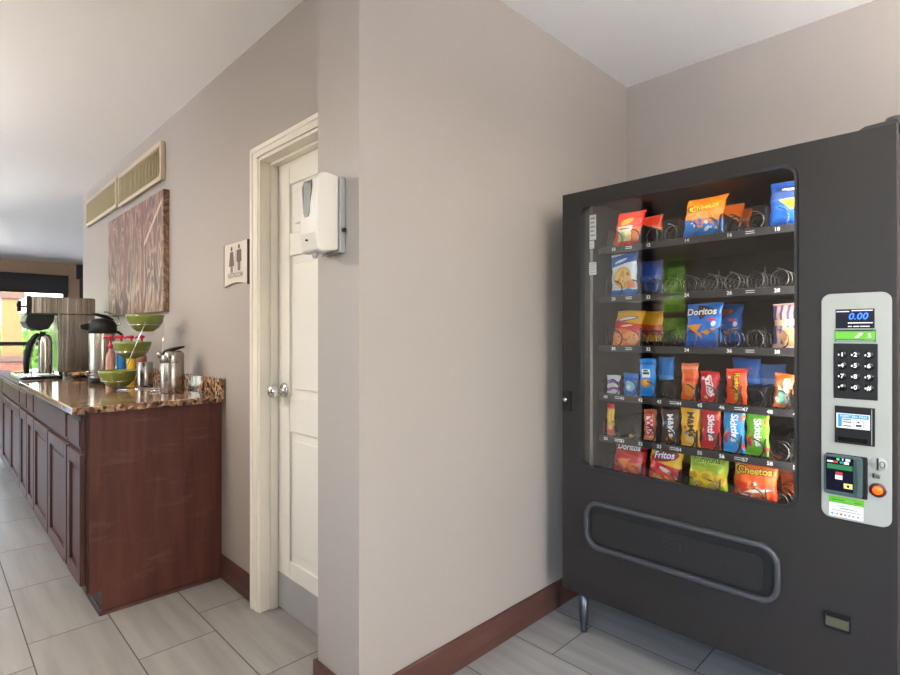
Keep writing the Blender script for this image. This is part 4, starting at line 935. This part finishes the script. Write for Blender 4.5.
# thermal server under the head
ts = empty('thermal_server', (.622, 4.83, ZK + .0235), 'slim steel coffee server with a curved black handle under the brewer head', 'coffee pot')
ts.scale = (1, 1, .93)
b = MB().lathe([(0, 0), (.040, 0), (.042, .01), (.042, .24), (.038, .275), (.028, .298), (.02, .304), (0, .306)], (0, 0, 0), 28); b.build('body', 'steel', ts)
b = MB(); arc = [(-.035, 0, .308), (-.062, 0, .285), (-.086, 0, .235), (-.102, 0, .165), (-.108, 0, .085), (-.106, 0, .002)]
b.tube(arc, [.016, .019, .021, .022, .020, .016], 10); b.tube([(0, 0, .306), (-.035, 0, .310)], .018, 10); b.build('handle', 'black_plastic', ts)
b = MB().tube([(p[0] + .026, p[1], p[2] - .006) for p in arc[1:]], .0045, 6); b.build('handle_trim', 'chrome', ts)
# airpot
ap = empty('airpot', (.800, 3.96, ZK), 'tall steel pump airpot with a black lid beside the brewer', 'airpot')
MB().lathe([(0, 0), (.074, 0), (.076, .012), (.074, .03), (.072, .034)], (0, 0, 0), 32).build('base', 'black_plastic', ap)
MB().lathe([(.068, .03), (.070, .04), (.070, .315), (.066, .33), (0, .33)], (0, 0, 0), 32).build('body', 'steel', ap)
b = MB().lathe([(.070, .312), (.080, .316), (.082, .345), (.078, .375), (.060, .398), (.03, .408), (0, .410)], (0, 0, 0), 32); b.prism([(-.115, .340), (-.118, .365), (-.06, .382), (-.06, .330)], 'y', -.02, .02); b.build('lid', 'black_plastic', ap, bevel=.002)
b = MB().tube([(.055, -.01, .395), (.02, -.01, .418), (-.03, -.01, .432), (-.06, -.01, .436)], [.012, .012, .010, .006], 8); b.build('pump_lever', 'black_plastic', ap)
b = MB().tube([(.078, .0, .36), (.100, 0, .37), (.09, 0, .42), (.03, .0, .45), (.01, 0, .45)], .004, 6); b.build('carry_handle', 'steel', ap)
b = MB().tube([(.075, -.035, .325), (.098, -.05, .305), (.088, -.05, .285)], .009, 8); b.build('spout', 'black_plastic', ap)
# black wire rack round its foot
wr = MB()
for z in (.055, .075): wr.tube([(-.10, -.115, z), (.10, -.115, z), (.10, .10, z), (-.10, .10, z)], .0025, 6, closed=True)
for x, y in ((-.10, -.115), (.10, -.115), (.10, .10), (-.10, .10)): wr.tube([(x, y, 0), (x, y, .075)], .003, 6)
wr = wr.build('wire_rack', 'black_plastic'); wr.location = (.800, 3.96, ZK + .001); tag(wr, 'low black wire rack standing round the airpot foot', 'rack')
# pastry dish
ps = MB().lathe([(0, 0), (.05, 0), (.082, .012), (.086, .022), (.080, .020), (.05, .008), (0, .006)], (0, 0, 0), 28).build('pastry_dish', 'black_gloss'); ps.location = (.795, 4.52, ZK + .0005)
tag(ps, 'shallow black dish holding pastries between the brewer and the airpot', 'dish')
for i, (x, y, z, a, lb) in enumerate([(-.032, -.01, .0105, .3, 'leftmost brown pastry on the black dish'), (.03, -.02, .0105, 1.1, 'rightmost brown pastry on the black dish'), (.0, .035, .0105, 2.0, 'rear brown pastry on the black dish')]):
    b = MB().lathe([(0, 0), (.022, .001), (.028, .010), (.026, .020), (.017, .028), (0, .031)], (0, 0, 0), 18); o = b.build('pastry', 'pastry'); o.scale = (1.1, .8, 1); o.location = (.795 + x, 4.52 + y, ZK + z); o.rotation_euler[2] = a
    tag(o, lb, 'pastry', 'pastries on the black dish')
# tiered bowl stand and bowls
BC = [(.769, 3.43, ZK + .012), (.826, 3.37, ZK + .172), (.875, 3.31, ZK + .322)]
st = empty('bowl_stand', (.769, 3.43, ZK), 'slanting chrome wire stand holding three green bowls', 'stand')
b = MB(); RB = .0805
ux, uy = .711, -.703
for c in BC:
    cx, cy, cz = c[0] - .769, c[1] - 3.43, c[2] - ZK
    b.tube([(cx + RB * math.cos(t), cy + RB * math.sin(t), cz + .037) for t in [2 * math.pi * k / 28 for k in range(28)]], .0022, 6, closed=True)
b.build('bowl_ring', 'chrome', st)
px_, py_ = .703 * .86 - .711 * .5, .711 * .86 + .703 * .5     # across the slant
for sg_ in (-1, 1):
    a = Vector((px_ * .082 * sg_ - ux * .004, py_ * .082 * sg_ - uy * .004, .002)); e = Vector((BC[2][0] - .769 + px_ * .082 * sg_ + ux * .02, BC[2][1] - 3.43 + py_ * .082 * sg_ + uy * .02, .415))
    MB().tube([a, e], .003, 8).build('slanting_rod', 'chrome', st)
    q = MB()
    for c in BC:
        cc = Vector((c[0] - .769, c[1] - 3.43, c[2] - ZK + .037)); d_ = (e - a); tt = (cc.z - a.z) / d_.z; on = a + d_ * tt
        side_ = cc + Vector((px_ * RB * sg_, py_ * RB * sg_, 0)); q.tube([on, side_], .002, 6)
    q.build('bracket', 'chrome', st)
q = MB(); xx, yy = BC[2][0] - .769 + ux * .10, BC[2][1] - 3.43 + uy * .10
q.tube([(xx, yy, .002), (xx, yy, .40)], .0025, 8); q.tube([(xx, yy, .003), (px_ * .082, py_ * .082, .003), (-px_ * .082, -py_ * .082, .003), (xx, yy, .003)], .0025, 6); q.build('rear_post', 'chrome', st)
bowl = MB().lathe([(0, 0), (.036, 0), (.042, .003), (.055, .011), (.067, .022), (.077, .036), (.085, .052), (.091, .068), (.0945, .082), (.096, .094), (.0925, .094), (.090, .080), (.086, .066), (.080, .051), (.070, .036), (.056, .022), (.036, .011), (0, .008)], (0, 0, 0), 40).build('green_bowl', 'bowl')
bowl.location = BC[0]; tag(bowl, 'green glazed bowl on the lowest ring of the chrome stand', 'bowl', 'green bowls on the stand')
for c, lb in zip(BC[1:], ('green glazed bowl on the middle ring of the chrome stand', 'green glazed bowl on the top ring of the chrome stand')):
    o = link_copy(bowl, c); o['label'] = lb
# syrup bottles with red pumps
sy = None
for (x, y, m, lb) in ((.812, 3.80, 'pink', 'pink syrup bottle with a red pump top beside the airpot'), (.868, 3.79, 'blue_pack', 'blue sleeved bottle with a red pump top behind the bowls'),
                      (.912, 3.74, 'yellow_pack', 'yellow sleeved bottle with a red pump top behind the bowls'), (.965, 3.72, 'purple_pack', 'dark reddish bottle with a red pump top, rightmost of the four')):
    s_ = empty('syrup_bottle', (x, y, ZK), lb, 'bottle', 'pump bottles behind the bowls')
    MB().lathe([(0, 0), (.024, 0), (.0262, .006), (.0262, .155), (.022, .185), (.010, .205), (.010, .222), (0, .222)], (0, 0, 0), 24).build('bottle_body', m, s_)
    MB().lathe([(0, .2222), (.014, .2222), (.014, .243), (.006, .248), (.005, .268), (0, .268)], (0, 0, 0), 18).build('collar', 'red', s_)
    MB().tube([(.012, .0, .290), (0, 0, .292), (-.022, .022, .292), (-.030, .030, .280)], [.010, .011, .007, .005], 10).tube([(0, 0, .268), (0, 0, .292)], .007, 10).build('pump_head', 'red', s_)
# steel canister, creamer jug, wire mat
cn_ = empty('steel_canister', (.930, 3.52, ZK), 'small plain steel canister against the wall behind the bowls', 'canister')
MB().lathe([(0, 0), (.040, 0), (.041, .004), (.041, .138), (.038, .143), (.034, .143), (.034, .138), (0, .136)], (0, 0, 0), 28).build('body', 'steel', cn_)
mt = MB()
mt.tube([(-.08, -.055, .006), (.08, -.055, .006), (.08, .055, .006), (-.08, .055, .006)], .003, 6, closed=True)
for k in range(7): mt.tube([(-.08 + .0267 * k, -.055, .006), (-.08 + .0267 * k, .055, .006)], .0015, 5)
for x in (-.08, .08):
    for y in (-.055, .055): mt.tube([(x, y, 0), (x, y, .006)], .003, 6)
mt = mt.build('wire_mat', 'chrome'); mt.location = (.935, 3.165, ZK + .0005); tag(mt, 'flat chrome wire mat lying by the backsplash', 'rack')
cj = empty('creamer_jug', (.930, 3.035, ZK), 'insulated steel creamer jug with raised black thumb lid near the counter end', 'jug')
MB().lathe([(0, 0), (.056, 0), (.058, .004), (.058, .150), (.0565, .153), (.0565, .158), (.058, .161), (.058, .20), (.052, .214), (.04, .219), (0, .22)], (0, 0, 0), 36).build('body', 'steel', cj)
b = MB().prism([(-.055, .196), (-.052, .212), (.0, .236), (.056, .246), (.05, .236), (-.01, .214)], 'y', -.03, .03); b.build('thumb_lid', 'black_plastic', cj, bevel=.003)
MB().tube([(-.052, 0, .19), (-.064, 0, .205), (-.07, 0, .212)], [.016, .013, .009], 10).build('spout', 'steel', cj)

# ================================================================== BEHIND THE CAMERA (curtain seen in the glass, fill lights added)
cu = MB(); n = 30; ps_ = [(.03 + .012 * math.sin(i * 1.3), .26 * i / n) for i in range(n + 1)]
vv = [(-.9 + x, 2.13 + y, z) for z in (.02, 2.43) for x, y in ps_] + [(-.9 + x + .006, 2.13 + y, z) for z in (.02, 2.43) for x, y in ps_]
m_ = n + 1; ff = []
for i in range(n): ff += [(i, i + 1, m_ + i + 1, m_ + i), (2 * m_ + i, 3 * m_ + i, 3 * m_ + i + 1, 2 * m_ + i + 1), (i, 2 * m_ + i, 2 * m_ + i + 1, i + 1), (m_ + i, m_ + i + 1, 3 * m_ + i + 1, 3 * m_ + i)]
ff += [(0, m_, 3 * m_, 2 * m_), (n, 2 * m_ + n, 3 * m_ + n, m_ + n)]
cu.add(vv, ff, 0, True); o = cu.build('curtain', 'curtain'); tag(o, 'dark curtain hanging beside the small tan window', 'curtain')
def lamp(x, y, label, up=True):  # unseen lamps added to brighten the walls and ceiling
    l = empty('fill_light', (x, y, ZC), label, 'fill light', 'added round hanging fill lights')
    D = .30     # length of the stem below the usual short one
    MB().lathe([(0, -.0005), (.06, -.0005), (.06, -.02), (.012, -.03), (.012, -.2202 - D), (0, -.2202 - D)], (0, 0, 0), 24).build('stem', 'chrome', l)
    MB().lathe([(r_, h_ - D) for r_, h_ in [(0, -.3), (.06, -.297), (.12, -.28), (.16, -.25), (.18, -.205), (.176, -.205), (.156, -.248), (.118, -.276), (.06, -.292), (0, -.295)]], (0, 0, 0), 32).build('shade', 'diffuser' if up else 'diffuser_glow', l)
    if not up: MB().lathe([(0, -.2035 - D), (.175, -.2035 - D), (.175, -.2065 - D), (0, -.2065 - D)], (0, 0, 0), 32).build('cap', 'lamp_frame', l)
    if up: MB().lathe([(r_, h_ - D) for r_, h_ in [(0, -.24), (.03, -.24), (.13, -.236), (.14, -.228), (.13, -.222), (.014, -.2205), (0, -.2205)]], (0, 0, 0), 32).build('lamp_disc', 'lamp_disc', l)
lamp(1.25, -.75, 'added round fill light above the space in front of the snack machine'); lamp(1.7, -2.3, 'added round fill light near the back wall behind the camera')
lamp(-.42, 2.75, 'added glowing round fill light facing the restroom door', False); lamp(2.15, -.95, 'added round fill light in the corner beside the snack machine'); lamp(-1.0, 3.95, 'added round fill light at the corridor mouth'); lamp(-.75, 6.3, 'added round fill light beside the far half of the counter'); lamp(-.5, 9.6, 'added round fill light by the far windows')

# ================================================================== OUTSIDE
g = MB().box(-30, 30, -30, 12.0, -.25, -.12); g.box(-30, 30, 12.0, 45, -.25, -.12); o = g.build('ground_outside', 'asphalt'); struct(o)
pl = empty('porch_pillar', (1.27, 16, -.12), 'tan porch pillar with a brick base outside the far window', 'pillar'); W = .36
MB().box(-.04, W + .04, -.04, W + .04, 0, .50).build('plinth', 'stucco', pl); MB().box(-.03, W + .03, -.03, W + .03, .50, .72).build('brick_course', 'brick', pl); MB().box(-.07, W + .07, -.07, W + .07, .72, .84).build('stone_ledge', 'stone_cap', pl)
MB().box(0, W, 0, W, .84, 2.19).build('shaft', 'stucco', pl); MB().box(-.05, W + .05, -.05, W + .05, 2.19, 2.32).build('capital', 'stone_cap', pl)
MB().box(-.03, W + .03, -.03, W + .03, 2.32, 2.75).build('beam_block', 'stucco', pl)
def hedge(name, x0, x1, y0, y1, z1, label, seed, step=.09, m='leaf'):
    q = random.Random(seed); b = MB()
    nx, ny, nz = int((x1 - x0) / step), int((y1 - y0) / step), int(z1 / step)
    b.box(x0 + .1, x1 - .1, y0 + .1, y1 - .1, -.12, z1 - .12)
    tot = int(2600)
    for i in range(tot):
        s = q.random(); a, c = q.random(), q.random()
        x, y, z = x0 + a * (x1 - x0), y0 + (0 if s < .55 else c * (y1 - y0)), (c * z1 if s < .55 else z1)
        if s > .9: x = x0 if q.random() < .5 else x1; y = y0 + a * (y1 - y0); z = c * z1
        z += q.uniform(-.12, .1) + .1 * math.sin(x * 2.3); x += q.uniform(-.1, .1); y += q.uniform(-.1, .12); z = max(z, -.1)
        r = q.uniform(.06, .13); d1 = Vector((q.uniform(-1, 1), q.uniform(-1, 1), q.uniform(-1, 1))).normalized(); d2 = d1.orthogonal().normalized()
        p = Vector((x, y, z)); b.quad(p - d1 * r, p - d2 * r * .5, p + d1 * r, p + d2 * r * .5)
    o = b.build(name, m); return tag(o, label, 'hedge')
hedge('hedge', -6, 4.6, 19.5, 21, 1.45, 'bright green hedge outside the far window', 3)
hedge('hedge', -2.9, -2.1, 1.6, 3.1, 2.1, 'green hedge with brightened leaf colour outside the small window behind the camera', 5, m='leaf_lit')

# ================================================================== LIGHT
wd = bpy.data.worlds.new('world'); scene.world = wd; wd.use_nodes = True; nt = wd.node_tree
bg = nt.nodes['Background']; sky = nt.nodes.new('ShaderNodeTexSky'); sky.sky_type = 'NISHITA'; sky.sun_disc = False; sky.sun_elevation = R(48); sky.sun_rotation = R(200); sky.air_density = 1.2; sky.dust_density = 2.5; sky.ozone_density = 1.0
nt.links.new(sky.outputs[0], bg.inputs[0]); bg.inputs[1].default_value = .95
sun = bpy.data.lights.new('sun', 'SUN'); sun.energy = 2.6; sun.angle = R(1); sun.color = (1, .97, .94); so = bpy.data.objects.new('sun', sun); COL.objects.link(so)
so.rotation_euler = Vector((-.5, .03, -.866)).to_track_quat('-Z', 'Y').to_euler()
def portal(name, loc, rot, sx, sy):
    l = bpy.data.lights.new(name, 'AREA'); l.shape = 'RECTANGLE'; l.size = sx; l.size_y = sy; l.cycles.is_portal = True
    o = bpy.data.objects.new(name, l); COL.objects.link(o); o.location = loc; o.rotation_euler = rot
portal('window_portal', (-1.1, -.92, 1.55), (R(90), 0, R(-90)), 3.75, 1.5)
portal('window_portal', (-.05, -3.2, 1.15), (R(90), 0, 0), 1.1, 2.3)
portal('window_portal', (-3.2, 6.15, 1.3), (R(90), 0, R(-90)), 4.5, 1.6)
portal('window_portal', (-.35, 12.3, 1.3), (R(90), 0, R(180)), 4.5, 2.0)

vs = scene.view_settings; vs.view_transform = 'Standard'; vs.look = 'None'; vs.gamma = 1.0; vs.use_curve_mapping = False; vs.exposure = 1.08
scene.cycles.max_bounces = 12; scene.cycles.diffuse_bounces = 7; scene.cycles.glossy_bounces = 5; scene.cycles.transparent_max_bounces = 16
scene.cycles.use_denoising = True; scene.cycles.sample_clamp_indirect = 6.0; scene.cycles.caustics_reflective = False; scene.cycles.caustics_refractive = False
